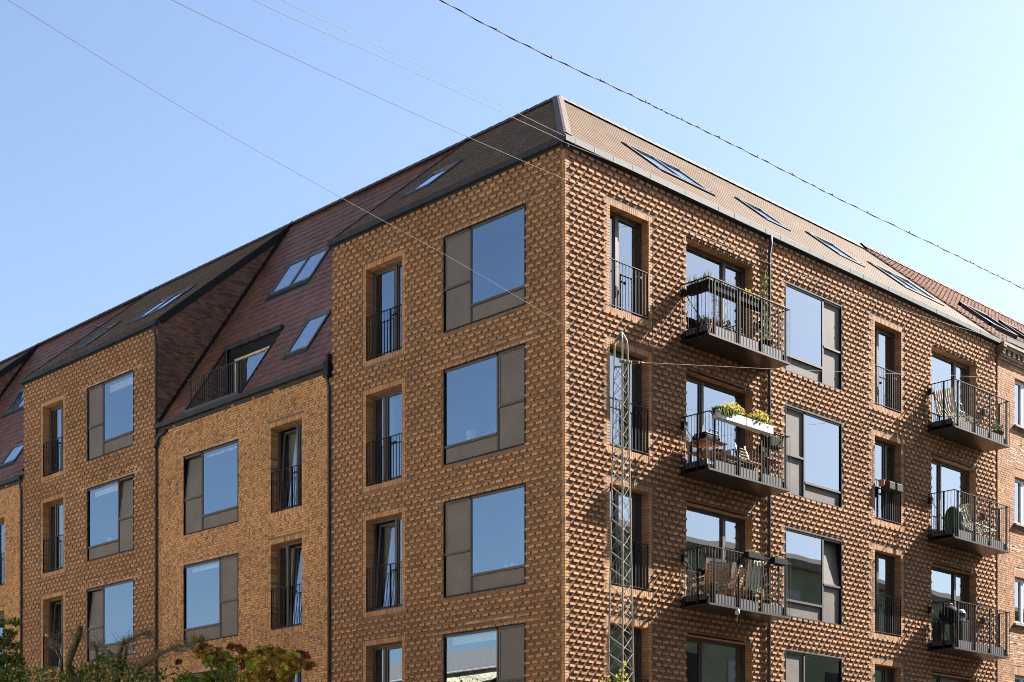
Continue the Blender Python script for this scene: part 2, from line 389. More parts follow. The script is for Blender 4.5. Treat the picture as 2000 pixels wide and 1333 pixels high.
f4, _ = lay(-4 * BAY, -3 * BAY - .01, 5.0, 12.14, openL, 'header'); jobs.append((WALL_L, frame_left, f4, M_FLATBRICK))
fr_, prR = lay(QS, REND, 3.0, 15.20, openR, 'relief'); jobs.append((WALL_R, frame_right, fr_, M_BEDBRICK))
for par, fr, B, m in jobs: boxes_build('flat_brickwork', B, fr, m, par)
# lime-stained courses over the wide windows on the shaded side: pieces just proud of the bricks they cover
pal = []
for a0, a1, z0, z1, k in openL:
    if k == 'W':
        x = a0 - .45
        while x < a1 + .3:
            if rng.random() < .97: pal.append((x, x + .228, -.02, .004 + rng.uniform(0, .003), z1 + .012, z1 + .012 + BH))
            if rng.random() < .35 and x > a0: pal.append((x + .06, x + .25, -.02, .034, z1 + .012 + 2 * CH, z1 + .012 + 2 * CH + BH))
            x += .24
boxes_build('stained_lintel_bricks', pal, frame_left, M_PALEBRICK, WALL_L)
# smooth quoin at the corner: alternate headers turn the corner
qb = []
for k in range(int((3 - ZT) / CH), int((15.2 - ZT) / CH) + 1):
    z = ZT + k * CH + .006
    qb.append((-.110, .0, -.110, .0, z, z + BH))
mbq = MB()
for b in qb: mbq.box(-.112, 0, 0, .112, b[4], b[5])
mbq.build('corner_bricks', M_BRICK, BLD, kind='stuff')
# the biggest standing-out bricks are objects of their own, the rest one mesh per wall
def brick_mesh(nm):
    me = MB().box(-.079, .079, -.03, .029, 0, BH); V = np.concatenate(me.V); m = bpy.data.meshes.new(nm)
    m.from_pydata(V.tolist(), [], [tuple(f) for f in me.F]); m.materials.append(M_BRICK); return m
BM = brick_mesh('brick')
cand = [(abs((b[0] + b[1]) / 2), 'L', b) for b in prL if 4.2 < b[4] < 14.9 and b[1] - b[0] > .145] + [((b[0] + b[1]) / 2, 'R', b) for b in prR if 4.2 < b[4] < 14.6 and b[1] - b[0] > .145]
cand.sort(key=lambda c: c[0]); single = cand[:300]
sid = {id(c[2]) for c in single}
for _, side, b in single:
    o = bpy.data.objects.new('brick', BM); COL.objects.link(o); c = (b[0] + b[1]) / 2
    o.parent = WALL_L if side == 'L' else WALL_R
    o.location = (c, 0, b[4] - G0) if side == 'L' else (0, c, b[4] - G0)
    o.rotation_euler = (0, 0, R(180)) if side == 'L' else (0, 0, R(-90))
boxes_build('relief_brickwork', [b for b in prL if id(b) not in sid], frame_left, M_BRICK, WALL_L)
boxes_build('relief_brickwork', [b for b in prR if id(b) not in sid], frame_right, M_BRICK, WALL_R)
boxes_build('relief_brickwork', p3, frame_left, M_BRICK, WALL_L)

# brick surrounds, reveals and soffits of the deep openings
REV = .215
def surround(fr, a0, a1, z0, z1, kind, par, m):
    B = []
    k0 = math.floor((z0 - ZT) / CH)
    z = ZT + k0 * CH + .006
    while z < z1 - .01:
        if z + BH > z0:
            zz0, zz1 = max(z, z0), min(z + BH, z1)
            wd = BAND - .008 if kind == 'F' else .05
            fd = 0. if kind == 'F' else -.004
            if zz1 - zz0 > .012:
                B.append((a0 - wd, a0, -REV - .08, fd + rng.uniform(-.002, .002), zz0, zz1)); B.append((a1, a1 + wd, -REV - .08, fd + rng.uniform(-.002, .002), zz0, zz1))
        z += CH
    for top in (True, False):
        n = round((a1 - a0 + (2 * BAND if kind == 'F' else 0)) / .066); s = (a0 - (BAND if kind == 'F' else 0))
        st = (a1 - a0 + (2 * BAND if kind == 'F' else 0)) / n
        for i in range(n):
            zz = (z1, z1 + .118) if top else (z0 - .118, z0)
            fd = rng.uniform(-.002, .002) if kind == 'F' else -.004
            if kind == 'F' or top: B.append((s + i * st + .006, s + (i + 1) * st - .006, -REV - .08, fd, *zz))
    V6 = boxes_build('surround_bricks', B, fr, m, par)
    mb = MB(fr, True)
    for x in (a0 - .006, a1 + .006):
        mb.quad((x, -REV - .08, z0 - .02), (x, MD, z0 - .02), (x, MD, z1 + .02), (x, -REV - .08, z1 + .02))
    mb.quad((a0, -REV - .08, z1 + .007), (a1, -REV - .08, z1 + .007), (a1, MD, z1 + .007), (a0, MD, z1 + .007))
    mb.quad((a0, -REV - .08, z0 - .007), (a1, -REV - .08, z0 - .007), (a1, MD, z0 - .007), (a0, MD, z0 - .007))
    mb.build('reveal', M_MORTAR, par)

# ------------------------------------------------------------------ windows
rooms = MB(frame_left, True), MB(frame_right, True)
def room(i, a0, a1, z0, z1, d, dep=1.5):
    mb = rooms[i]; x0, x1 = a0 - .25, a1 + .25; b = d - dep; zl, zh = z0 - .15, z1 + .15
    for q in (((x0, b, zl), (x1, b, zl), (x1, b, zh), (x0, b, zh)), ((x0, b, zl), (x0, d, zl), (x0, d, zh), (x0, b, zh)), ((x1, b, zl), (x1, d, zl), (x1, d, zh), (x1, b, zh)),
              ((x0, b, zh), (x1, b, zh), (x1, d, zh), (x0, d, zh)), ((x0, b, zl), (x1, b, zl), (x1, d, zl), (x0, d, zl))): mb.quad(*q)
def ring(mb, a0, a1, z0, z1, t, d0, d1, skip=''):
    mb.box(a0, a0 + t, d0, d1, z0, z1); mb.box(a1 - t, a1, d0, d1, z0, z1)
    mb.box(a0 + t, a1 - t, d0, d1, z1 - t, z1); mb.box(a0 + t, a1 - t, d0, d1, z0, z0 + t)
def tilt_verts(mb, i0, z0, d0, ang):
    """Lean everything added since vertex block i0 inward about its foot."""
    for j in range(i0, len(mb.V)): 
        pass
def leaned(a0, a1, z0, z1, fr, ang, d):
    def f(p):
        q = np.array(p, float); dz = q[:, 2] - z0; dd = q[:, 1] - d
        q[:, 2] = z0 + dz * math.cos(ang) + dd * math.sin(ang); q[:, 1] = d + dd * math.cos(ang) - dz * math.sin(ang)
        return fr(q)
    return f
def wide_window(side, a0, a1, z0, z1, glass_left=True, tilt=False):
    fr = frame_left if side == 'L' else frame_right
    mb = MB(fr, True)
    oc = MB(fr, True); ring(oc, a0, a1, z0, z1, .024, -.13, .012)                 # thin black outer channel, a little proud of the brick
    W_ = a1 - a0; cw = W_ * .335
    ga0, ga1 = (a0, a1 - cw) if glass_left else (a0 + cw, a1)
    pa0, pa1 = (a1 - cw, a1) if glass_left else (a0, a0 + cw)
    zg = z0 + .415; zp = z0 + 1.0
    dk = ga1 if glass_left else ga0
    F = -.012
    mb.box(dk - .03, dk + .03, -.13, F, z0 + .022, z1 - .022)                      # mullion
    mb.box(a0 + .022, a1 - .022, -.13, F, z1 - .075, z1 - .022)                    # head
    mb.box(ga0 + .025, ga1 - .025, -.13, F + .012, zg - .03, zg + .025)            # transom under the glass
    mb.box(pa0 + .025, pa1 - .025, -.13, F + .012, zp - .03, zp + .02)             # transom between the panels
    mb.box(a0 + .022, a1 - .022, -.13, F - .02, z0 + .022, z0 + .045)
    o = mb.build('window', M_BRONZE, BLD); oc.build('outer_channel', M_BLACK, o)
    g0, g1 = ga0 + .022, ga1 - .022
    MB(fr, True).quad((g0, F - .02, zg), (g1, F - .02, zg), (g1, F - .02, z1 - .07), (g0, F - .02, z1 - .07)).build('pane', M_GLASS if z0 > 8 or side == 'L' else M_GLASSW, o)
    DP = F - .022 if side == 'L' else F - .045
    MB(fr, True).box(ga0 + .045, ga1 - .045, -.12, DP, z0 + .05, zg - .035).build('spandrel_panel', M_PANEL, o)
    MB(fr, True).box(pa0 + .045, pa1 - .045, -.12, DP, z0 + .05, zp - .035).build('lower_panel', M_PANEL, o)
    u0, u1, y0, y1 = pa0 + .045, pa1 - .045, zp + .03, z1 - .085
    ff = leaned(u0, u1, y0, y1, fr, R(6.5), DP) if tilt else fr
    up = MB(ff, True).box(u0, u1, -.12, DP, y0, y1)
    ring(up, u0 - .004, u1 + .004, y0 - .004, y1 + .004, .035, DP, DP + .012)
    up.build('upper_panel', M_PANEL, o)
    room(0 if side == 'L' else 1, a0, a1, z0, z1, -.131)
    bk = MB(fr, True).quad((pa0, -.135 - (.35 if tilt else 0), z0), (pa1, -.135 - (.35 if tilt else 0), z0), (pa1, -.135 - (.35 if tilt else 0), z1), (pa0, -.135 - (.35 if tilt else 0), z1)); bk.build('backing', M_DARKGAP, o)
    return o
def deep_window(side, kind, a0, a1, z0, z1, wide_left=True, tilt=False, **k):
    fr = frame_left if side == 'L' else frame_right
    par = WALL_L if side == 'L' else WALL_R
    surround(fr, a0, a1, z0, z1, kind, BLD, M_FLATBRICK if (side == 'L' and (a0 < -24 or -16 < a0 < -8)) else M_BRICK)
    d = -REV; mb = MB(fr, True)
    ring(mb, a0 + .002, a1 - .002, z0 + .002, z1 - .002, .055, d - .08, d)
    W_ = a1 - a0; mx = a0 + W_ * (.66 if wide_left else .34)
    mb.box(mx - .04, mx + .04, d - .08, d + .012, z0 + .055, z1 - .055)
    mb.box(a0, a1, d, d + .10, z0 + .001, z0 + .03)                               # metal sill
    o = mb.build('balcony_door' if kind == 'D' else 'french_window', M_BRONZE, BLD)
    for (p, q, wide) in ((a0 + .055, mx - .04, wide_left), (mx + .04, a1 - .055, not wide_left)):
        lean = tilt and wide
        f2 = leaned(p, q, z0 + .06, z1, fr, R(4.2), d - .03) if lean else fr
        t = .058 if (wide and kind == 'F') or (not wide and kind == 'D') else .03
        s = MB(f2, True); ring(s, p + .003, q - .003, z0 + .06, z1 - .06, t, d - .07, d - .012)
        sash = s.build('sash', M_BRONZE, o)
        MB(f2, True).quad((p + t, d - .04, z0 + .06 + t), (q - t, d - .04, z0 + .06 + t), (q - t, d - .04, z1 - .06 - t), (p + t, d - .04, z1 - .06 - t)).build('pane', M_GLASSW if (z0 < 8 and side == 'R') else M_GLASS, o)
    room(0 if side == 'L' else 1, a0, a1, z0, z1, d - .081)
    return o
def juliet(side, a0, a1, z0):
    """Railing set flush in a deep opening: rails, thin bars, two flat posts and a latch."""
    fr = frame_left if side == 'L' else frame_right
    zt, zb = z0 + 1.06, z0 + .045
    mb = MB(fr, True); mb.box(a0 + .004, a1 - .004, -.03, .006, zt, zt + .014); mb.box(a0 + .004, a1 - .004, -.03, .006, zb, zb + .014)
    mb.box(a0 + .004, a0 + .016, -.03, .0, zb, zt); mb.box(a1 - .016, a1 - .004, -.03, .0, zb, zt)
    o = mb.build('juliet_railing', M_RAIL, BLD)
    n = 11
    for i in range(1, n + 1):
        x = a0 + (a1 - a0) * i / (n + 1)
        if i == 8: MB(fr, True).box(x - .012, x + .012, -.05, -.004, zb - .02, zt).build('flat_post', M_BLACK, o)
        else: MB(fr, True).box(x - .006, x + .006, -.018, -.006, zb + .014, zt).build('railing_bar', M_RAIL, o)
    x = a0 + (a1 - a0) * 8 / (n + 1)
    MB(fr, True).box(x + .012, x + .20, -.045, -.02, zt - .17, zt - .14).box(x + .15, x + .20, -.05, -.0, zt - .18, zt - .13).build('latch', M_BLACK, o)
    return o
for side, kind, a0, a1, z0, z1, k in WINS:
    if kind == 'W': wide_window(side, a0, a1, z0, z1, **k)
    else:
        deep_window(side, kind, a0, a1, z0, z1, **k)
        if kind == 'F': juliet(side, a0, a1, z0)
rooms[0].build('interior', M_ROOM, BLD); rooms[1].build('interior', M_ROOM, BLD)

# ------------------------------------------------------------------ roofs
def roofL(z0, pitch):
    c, s = math.cos(pitch), math.sin(pitch)
    return lambda p: np.stack([-p[:, 0], p[:, 1] * c - p[:, 2] * s, z0 + p[:, 1] * s + p[:, 2] * c], 1)
def roofR(z0, pitch):
    c, s = math.cos(pitch), math.sin(pitch)
    return lambda p: np.stack([-p[:, 1] * c + p[:, 2] * s, p[:, 0], z0 + p[:, 1] * s + p[:, 2] * c], 1)
GAUGE, TW = .26, .1855
def tiles(lo, hi, tmax, holes, stag=True, lift=.018, gauge=GAUGE, tw=TW, jit=.0012, gap=.0012):
    """rows s0 s1 t0 t1 lift for a tiled plane; lo/hi: functions of t giving the ends of a row."""
    out = []; k = 0; t = -.03
    while t < tmax:
        t1 = min(t + gauge + .03, tmax + .02); tc = t + gauge / 2
        segs = cut(lo(tc), hi(tc), [(h[0], h[1]) for h in holes if h[2] < tc < h[3]])
        off = (k % 2) * tw / 2 if stag else 0
        for p, q in segs:
            x = math.floor((p - off) / tw) * tw + off
            while x < q:
                b0, b1 = max(x + gap, p), min(x + tw - gap, q)
                if b1 - b0 > .03: out.append((b0, b1, t, t1, lift + rng.uniform(-jit, jit), rng.uniform(-jit, jit)))
                x += tw
        t += gauge; k += 1
    return out
def tile_arrays(T, fr):
    V = []; F = []
    q = np.array([(0, 1, 2, 3), (0, 4, 5, 1), (0, 3, 6, 4), (1, 5, 7, 2)])
    for i, (s0, s1, t0, t1, l, d) in enumerate(T):
        V += [(s0, t0, l + d), (s1, t0, l - d), (s1, t1, .004), (s0, t1, .004), (s0, t0, l - .02), (s1, t0, l - .02), (s0, t1, -.004), (s1, t1, -.004)]
        F.append(q + 8 * i)
    return fr(np.array(V, float)), np.concatenate(F)
def tile_field(name, T, fr, m, par, n_single=0, key=None):
    if n_single:
        T = sorted(T, key=key); one, T = T[:n_single], T[n_single:]
        for t in one:
            V, F = tile_arrays([t], fr); me = bpy.data.meshes.new('tile'); org = np.array(ORG[par.name])
            me.from_pydata((V - org).tolist(), [], [tuple(int(i) for i in f) for f in F]); me.materials.append(m)
            o = bpy.data.objects.new('tile', me); COL.objects.link(o); o.parent = par
    V, F = tile_arrays(T, fr); V = V - np.array(ORG[par.name])
    return raw_build(name, V, F, m, par)
c40, s40 = math.cos(PIT), math.sin(PIT); c57, s57 = math.cos(PITS), math.sin(PITS)
LT, LS = RUN / c40, RUN / c57
fRt, fLt, fS = roofR(EAVE, PIT), roofL(EAVE, PIT), roofL(LOW, PITS)
def plane(name, fr, pts, m): return MB(fr).poly([(a, b, -.012) for a, b in pts]).build(name, m, BLD)
roof_r = plane('roof', fRt, [(0, 0), (18.8, 0), (18.8, LT), (RUN, LT)], M_DARKGAP)
roof_l = plane('roof', fLt, [(0, 0), (BAY, 0), (BAY, LT), (RUN, LT)], M_DARKGAP)
RC = (12.07, 14.78, 0.0, 1.44 / c57)                                  # recessed terrace in the steep roof
mbs = MB(fS)
for a, b, t0, t1 in ((BAY, RC[0], 0, LS), (RC[1], 2 * BAY, 0, LS), (RC[0], RC[1], RC[3], LS)):
    mbs.quad((a, t0, -.012), (b, t0, -.012), (b, t1, -.012), (a, t1, -.012))
roof_s = mbs.build('roof', M_DARKGAP, BLD)
roof_l3 = plane('roof', fLt, [(2 * BAY, 0), (3 * BAY, 0), (3 * BAY, LT), (2 * BAY, LT)], M_DARKGAP)
roof_s4 = plane('roof', fS, [(3 * BAY, 0), (4 * BAY, 0), (4 * BAY, LS), (3 * BAY, LS)], M_DARKGAP)
# back slopes close the block against the low sun
back = MB()
back.quad((-RUN, RUN, RIDGE), (-40, RUN, RIDGE), (-40, 11, 13.5), (-10.5, 11, 13.5)).quad((-RUN, RUN, RIDGE), (-10.5, 11, 13.5), (-10.5, 18.8, 13.5), (-RUN, 18.8, RIDGE))
back.quad((-RUN, 18.8, RIDGE), (0, 18.8, EAVE), (0, 18.8, G0), (-RUN, 18.8, G0)).quad((-RUN, 18.8, RIDGE), (-10.5, 18.8, 13.5), (-10.5, 18.8, G0), (-RUN, 18.8, G0))
back.quad((-40, 11, 13.5), (-10.5, 11, 13.5), (-10.5, 11, G0), (-40, 11, G0))
back.build('rear_slope', M_TILE, BLD)
def Y2T(y, steep=False): return y / (c57 if steep else c40)
SKY = {  # name -> (plane, a0, a1, y0, y1, panes)
    'R': [(4.68, 6.74, 1.38, 2.45, 2), (9.20, 10.16, 1.50, 2.42, 1), (12.45, 13.60, 1.42, 2.42, 1), (15.62, 17.66, 1.28, 2.42, 2)],
    'L': [(5.75, 6.72, 1.25, 2.28, 1)], 'L3': [(17.50, 19.35, 1.08, 2.18, 2), (21.47, 22.15, .82, 1.92, 1)],
    'S': [(12.33, 14.27, 2.60, 3.37, 2), (9.80, 10.78, .60, 1.40, 1)], 'S4': [(25.75, 26.8, .52, 1.05, 1), (28.6, 30.3, 2.4, 3.1, 2)]}
def holes(key, steep): return [(a - .05, b + .05, Y2T(y0, steep) - .16, Y2T(y1, steep) + .06) for a, b, y0, y1, n in SKY[key]]
tR = tiles(lambda t: t * c40 + .05, lambda t: 18.8, LT, holes('R', 0), stag=False, lift=.012, jit=.0004)
tL = tiles(lambda t: t * c40 + .05, lambda t: BAY, LT, holes('L', 0), stag=False)
tS = tiles(lambda t: BAY, lambda t: 2 * BAY, LS, holes('S', 1) + [(RC[0] - .04, RC[1] + .04, -1, RC[3] + .05)], lift=.024, gap=.003, jit=.004)
tL3 = tiles(lambda t: 2 * BAY, lambda t: 3 * BAY, LT, holes('L3', 0), stag=False)
tS4 = tiles(lambda t: 3 * BAY, lambda t: 4 * BAY, LS, holes('S4', 1), lift=.024, gap=.003, jit=.003)
tile_field('roof_tiling', tR, fRt, M_TILE, roof_r); tile_field('roof_tiling', tL, fLt, M_TILE, roof_l)
tile_field('roof_tiling', tS, fS, M_REDTILE, roof_s, 300, key=lambda t: (t[0] < 8.15 + 1.28 * t[2] * c57 or t[0] > 15.9, t[0] + .3 * t[2]))
tile_field('roof_tiling', tL3, fLt, M_TILE, roof_l3); tile_field('roof_tiling', tS4, fS, M_REDTILE, roof_s4)
def skylight(fr, a0, a1, t0, t1, n):
    mb = MB(fr); h = .05
    for x0, x1 in ((a0, a0 + .06), (a1 - .06, a1)) + (((a0 + a1) / 2 - .04, (a0 + a1) / 2 + .04),) * (n == 2): mb.box(x0, x1, t0, t1, -.01, h)
    mb.box(a0, a1, t1 - .1, t1 + .0, -.012, h + .012); mb.box(a0, a1, t0, t0 + .07, -.012, h - .004)
    o = mb.build('skylight', M_SKYFRAME, BLD)
    w_ = (a1 - a0) / n
    for i in range(n):
        p, q = a0 + i * w_ + .05, a0 + (i + 1) * w_ - .05
        MB(fr).quad((p, t0 + .06, h - .022), (q, t0 + .06, h - .022), (q, t1 - .09, h - .022), (p, t1 - .09, h - .022)).build('pane', M_ROOFGLASS, o)
    fl_ = MB(fr); fl_.box(a0 - .045, a1 + .045, t0 - .14, t0 - .002, .0, .038); fl_.box(a0 - .05, a0 - .002, t0, t1 + .06, -.01, .05); fl_.box(a1 + .002, a1 + .05, t0, t1 + .06, -.01, .05)
    fl_.build('flashing', M_ZINC, o)
    MB(fr).quad((a0, t0, -.01), (a1, t0, -.01), (a1, t1, -.01), (a0, t1, -.01)).build('blind', mat('rooflight blind', (.5, .5, .47), .9) if 'rooflight blind' not in bpy.data.materials else bpy.data.materials['rooflight blind'], o)
for key, fr, st in (('R', fRt, 0), ('L', fLt, 0), ('L3', fLt, 0), ('S', fS, 1), ('S4', fS, 1)):
    for a, b, y0, y1, n in SKY[key]: skylight(fr, a, b, Y2T(y0, st), Y2T(y1, st), n)
# hip: angled cap tiles, one object each; ridges likewise joined
A0, A1 = Vector((-.05, .05, EAVE + .075)), Vector((-RUN, RUN, RIDGE + .05))
hd = (A1 - A0); nh = 19
def cap(mb, p, q, axis_out, w1, drop, lip=0.):
    """One cap: two sloping wings and a flat crown, following p-q."""
    d = (q - p).normalized(); o1, o2 = axis_out
    for (P0, k) in ((p, 0), (q, 1)): pass
    up = Vector((0, 0, 1)); t = .035
    prof = lambda P, e: [P + o1 * w1 - up * (drop - e), P + o1 * t + up * (.03 + e), P + o2 * t + up * (.03 + e), P + o2 * w1 - up * (drop - e)]
    a, b = prof(p, lip), prof(q, 0)
    lo = [v - up * .03 for v in a]
    mb.add([tuple(v) for v in a + b + lo], [(0, 1, 5, 4), (1, 2, 6, 5), (2, 3, 7, 6), (8, 9, 1, 0), (9, 10, 2, 1), (10, 11, 3, 2)])
oL, oR = Vector((-.62, -.42, 0)), Vector((.42, .62, 0))
for i in range(nh):
    mb = MB(); cap(mb, A0 + hd * (i / nh), A0 + hd * ((i + 1.06) / nh), (oL, oR), .20, .035, .006); mb.build('hip_tile', M_HIP, BLD)
mb = MB(); p_ = A0 + Vector((.002, -.002, 0)); mb.poly([tuple(p_ + oL * .20 - Vector((0, 0, .05))), tuple(p_ + oL * .035 + Vector((0, 0, .03))), tuple(p_ + oR * .035 + Vector((0, 0, .03))), tuple(p_ + oR * .20 - Vector((0, 0, .05))), tuple(p_ + Vector((.05, -.05, -.07)))]); mb.build('hip_end', M_REDTILE, BLD)
rid = MB(); x = 0
while x < 36: cap(rid, Vector((-RUN - x, RUN, RIDGE + .04)), Vector((-RUN - x - .36, RUN, RIDGE + .04)), (Vector((0, -1, 0)), Vector((0, 1, 0))), .17, .12, .012); x += .34
x = 0
while x < 13.9: cap(rid, Vector((-RUN, RUN + x, RIDGE + .04)), Vector((-RUN, RUN + x + .36, RIDGE + .04)), (Vector((1, 0, 0)), Vector((-1, 0, 0))), .17, .12, .012); x += .34
rid.build('ridge_tiles', M_HIP, BLD, kind='stuff')
# verges: stepped dark edge trims
def verge(fr, s, sgn, lt, name='verge_trim', t0=0.):
    mb = MB(fr); mb.box(s - .02 if sgn > 0 else s - .04, s + .04 if sgn > 0 else s + .02, t0, lt, -.16, .035)
    return mb.build(name, M_BLACK, BLD)
verge(fLt, BAY, 1, LT); verge(fLt, 2 * BAY, -1, LT); verge(fLt, 3 * BAY, 1, LT); verge(fRt, 18.8, 1, LT)
# cheek walls between the low and the high eaves
def cheek(u, sgn):
    """Triangular brick wall; sgn +1 faces the corner side."""
    x = -u + .012 * sgn
    tri = MB().poly([(x, .0, LOW - .2), (x, 0, EAVE - .05), (x, RUN, RIDGE - .02)]); o = tri.build('cheek_wall', M_MORTAR, BLD)
    B = []; z = LOW; k = 0
    while z < RIDGE - .1:
        lo_y = 0.0 if z < EAVE - .12 else (z + .12 - EAVE) / math.tan(PIT); hi_y = (z - LOW) / math.tan(PITS)
        lo_y = max(lo_y, .0); y = lo_y - .12 * (k % 2)
        while y < hi_y:
            b0, b1 = max(y + .006, lo_y), min(y + .234, hi_y)
            if b1 - b0 > .03: B.append((b0, b1, -.02, .006 + rng.uniform(-.003, .004), z, z + BH))
            y += .24
        z += CH; k += 1
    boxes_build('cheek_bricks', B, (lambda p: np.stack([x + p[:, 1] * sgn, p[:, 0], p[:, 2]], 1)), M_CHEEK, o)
    fl_ = MB(); 
    for j in range(30):                                                      # stepped lead flashing where the tiles meet the cheek
        t0, t1 = j / 30, (j + 1) / 30; fl_.bar((x + .03 * sgn, RUN * t0, LOW + (RIDGE - LOW) * t0 + .08), (x + .03 * sgn, RUN * t1, LOW + (RIDGE - LOW) * t1 + .05), .05, .13)
    fl_.build('flashing', M_BLACK, o)
cheek(2 * BAY, 1); cheek(3 * BAY + .0, -1); cheek(BAY, -1)
cheek(4 * BAY, 1)
# the next high bay beyond the frame's left edge
MB().box(-4 * BAY - 8, -4 * BAY, .0, .3, G0, EAVE).build('end_bay_wall', M_DKBRICKWALL, BLD)
MB(fLt).quad((4 * BAY, 0, 0), (5 * BAY, 0, 0), (5 * BAY, LT, 0), (4 * BAY, LT, 0)).build('end_bay_roof', M_TILE, BLD)
verge(fLt, 4 * BAY, -1, LT)
# gutters with brackets, dark eaves shade strips
def gutter(fr, a0, a1, zt, step=.62, out=.125):
    mb = MB(fr, True); mb.box(a0, a1, out - .012, out, zt - .125, zt); mb.box(a0, a1, .005, out - .012, zt - .13, zt - .115); mb.box(a0, a1, .0, .012, zt - .115, zt + .02)
    o = mb.build('gutter', M_ZINC, BLD)
    br = MB(fr, True); x = a0 + .3
    while x < a1: br.box(x - .006, x + .006, out - .02, out + .004, zt - .132, zt + .004); x += step
    br.build('gutter_brackets', M_PIPE, o, kind='stuff')
    MB(fr, True).box(a0 + .01, a1 - .01, -.01, .012, zt - .235, zt - .132).build('eaves_shade_strip', M_DARKGAP, o)  # dark strip coloured as the shaded void under the gutter
gutter(frame_left, -BAY - .03, .11, 15.31); gutter(frame_left, -2 * BAY - .06, -BAY - .06, 12.30); gutter(frame_left, -3 * BAY - .05, -2 * BAY + .04, 15.31)
gutter(frame_left, -4 * BAY, -3 * BAY - .06, 12.26); gutter(frame_right, -.11, 18.9, 15.31)
# downpipes
def pipe(name, pts, r_=.042):
    MB().tube(pts, r_, 10).build(name, M_PIPE, BLD, smooth=True)
x = -BAY - .045
pipe('downpipe', [(x - .02, -.13, 12.2), (x - .02, -.13, 11.95), (x, -.06, 11.70), (x, -.055, G0 + .2)])
x = -2 * BAY - .03
pipe('downpipe', [(x, -.12, 15.2), (x, -.12, 15.0), (x + .0, -.06, 14.75), (x, -.055, G0 + .2)])
pipe('drain_elbow', [(x + .5, .0, 12.05), (x + .45, -.08, 12.0), (x + .25, -.12, 11.92), (x + .02, -.10, 11.62)], .055)
x = -3 * BAY - .09
pipe('downpipe', [(x, -.12, 12.2), (x, -.12, 12.0), (x, -.06, 11.8), (x, -.055, G0 + .2)])
pipe('downpipe', [(.11, 7.24, 15.2), (.11, 7.24, 14.98), (.08, 7.22, 14.72), (.075, 7.21, G0 + .2)], .045)
hop = MB().box(-BAY - .16, -BAY + .03, -.16, -.0, 11.92, 12.32); hop.build('rain_hopper', M_BLACK, BLD)
MB().box(-BAY - .10, -BAY + .0, -.14, -.005, 12.32, 12.5).build('rain_hopper_lip', M_ZINC, BLD)

# recessed roof terrace
yb = 1.46; za = LOW + 1.44 * math.tan(PITS)
ter = MB().box(-RC[1], -RC[0], .02, yb, LOW - .02, LOW + .03)
TER = ter.build('roof_terrace', M_PAVE, BLD)
ck = MB()
for x in (-RC[1], -RC[0]): ck.poly([(x, .0, LOW), (x, yb, LOW), (x, yb, za)])
ck.build('terrace_cheek', M_MORTAR, TER)
B = []; z = LOW + .03; k = 0
while z < za - .08:
    y = (z - LOW) / math.tan(PITS) + .03
    y0 = math.floor((y - .12 * (k % 2)) / .24) * .24 + .12 * (k % 2)
    while y0 < yb:
        b0, b1 = max(y0 + .006, y), min(y0 + .234, yb)
        if b1 - b0 > .03: B.append((b0, b1, -.02, .012 + rng.uniform(-.003, .003), z, z + BH))
        y0 += .24
    z += CH; k += 1
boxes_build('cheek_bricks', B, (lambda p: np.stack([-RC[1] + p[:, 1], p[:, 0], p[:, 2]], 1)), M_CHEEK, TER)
mb = MB(); mb.box(-RC[1], -RC[0], yb, yb + .06, za - .33, za); mb.box(-RC[1] + .02, -RC[1] + .40, yb - .01, yb + .06, LOW, za - .3); mb.box(-RC[0] - .12, -RC[0], yb, yb + .06, LOW, za - .3)
mb.build('terrace_front_wall', M_BLACK, TER)
mb = MB(); x0, x1 = -RC[1] + .40, -RC[0] - .12
ringm = MB(frame_left, True); ring(ringm, x0, x1, LOW + .03, za - .33, .06, -yb - .05, -yb + .01); ringm.box(x0 + (x1 - x0) * .68, x0 + (x1 - x0) * .68 + .06, -yb - .05, -yb + .01, LOW + .05, za - .35)
TD = ringm.build('terrace_door', M_WOODPALE, TER)
gm = MB().quad((x0 + .05, yb + .03, LOW + .05), (x1 - .05, yb + .03, LOW + .05), (x1 - .05, yb + .03, za - .38), (x0 + .05, yb + .03, za - .38)).build('terrace_pane', M_GLASS, TER)
MB().box(x0, x1, yb + .2, yb + .24, LOW, za).build('terrace_room', M_ROOM, TER)
gt = MB(); gt.box(-RC[1] - .02, -RC[0] + .03, 1.36, 1.46, za - .03, za + .09); gt.build('header_gutter', M_ZINC, TER)
gb = MB(); x = -RC[1] + .2
while x < -RC[0]: gb.box(x - .008, x + .008, 1.35, 1.47, za - .035, za + .095); x += .5
gb.build('header_brackets', M_BLACK, TER, kind='stuff')
MB().tube([(-RC[1] + .08, 1.40, LOW), (-RC[1] + .08, 1.40, za)], .03, 8).build('terrace_post', M_PIPE, TER)
MB().box(-RC[1] + .02, -RC[0] - .02, -.03, .05, LOW - .06, LOW + .13).build('terrace_kerb', M_UPSTAND, TER)
tr_ = MB(); zr = LOW + 1.0; tr_.box(-RC[1] + .05, -RC[0] - .02, .10, .14, zr, zr + .015); tr_.build('terrace_handrail', M_UPSTAND, TER)
x = -RC[1] + .1; i = 0
while x < -RC[0] - .05:
    wd = .02 if i % 6 == 1 else .006
    MB().box(x - wd, x + wd, .11, .125, LOW + .1, zr).build('terrace_baluster', M_UPSTAND if i % 6 != 1 else M_BLACK, TER); x += .105; i += 1
for t0, (a, b) in enumerate([(-RC[1], -RC[1] - .04), (-RC[0], -RC[0] + .04)]):
    MB().bar((b, .0, LOW + .02), (b, 1.44, za + .02), .07, .05).build('terrace_edge_flashing', M_BLACK, TER)

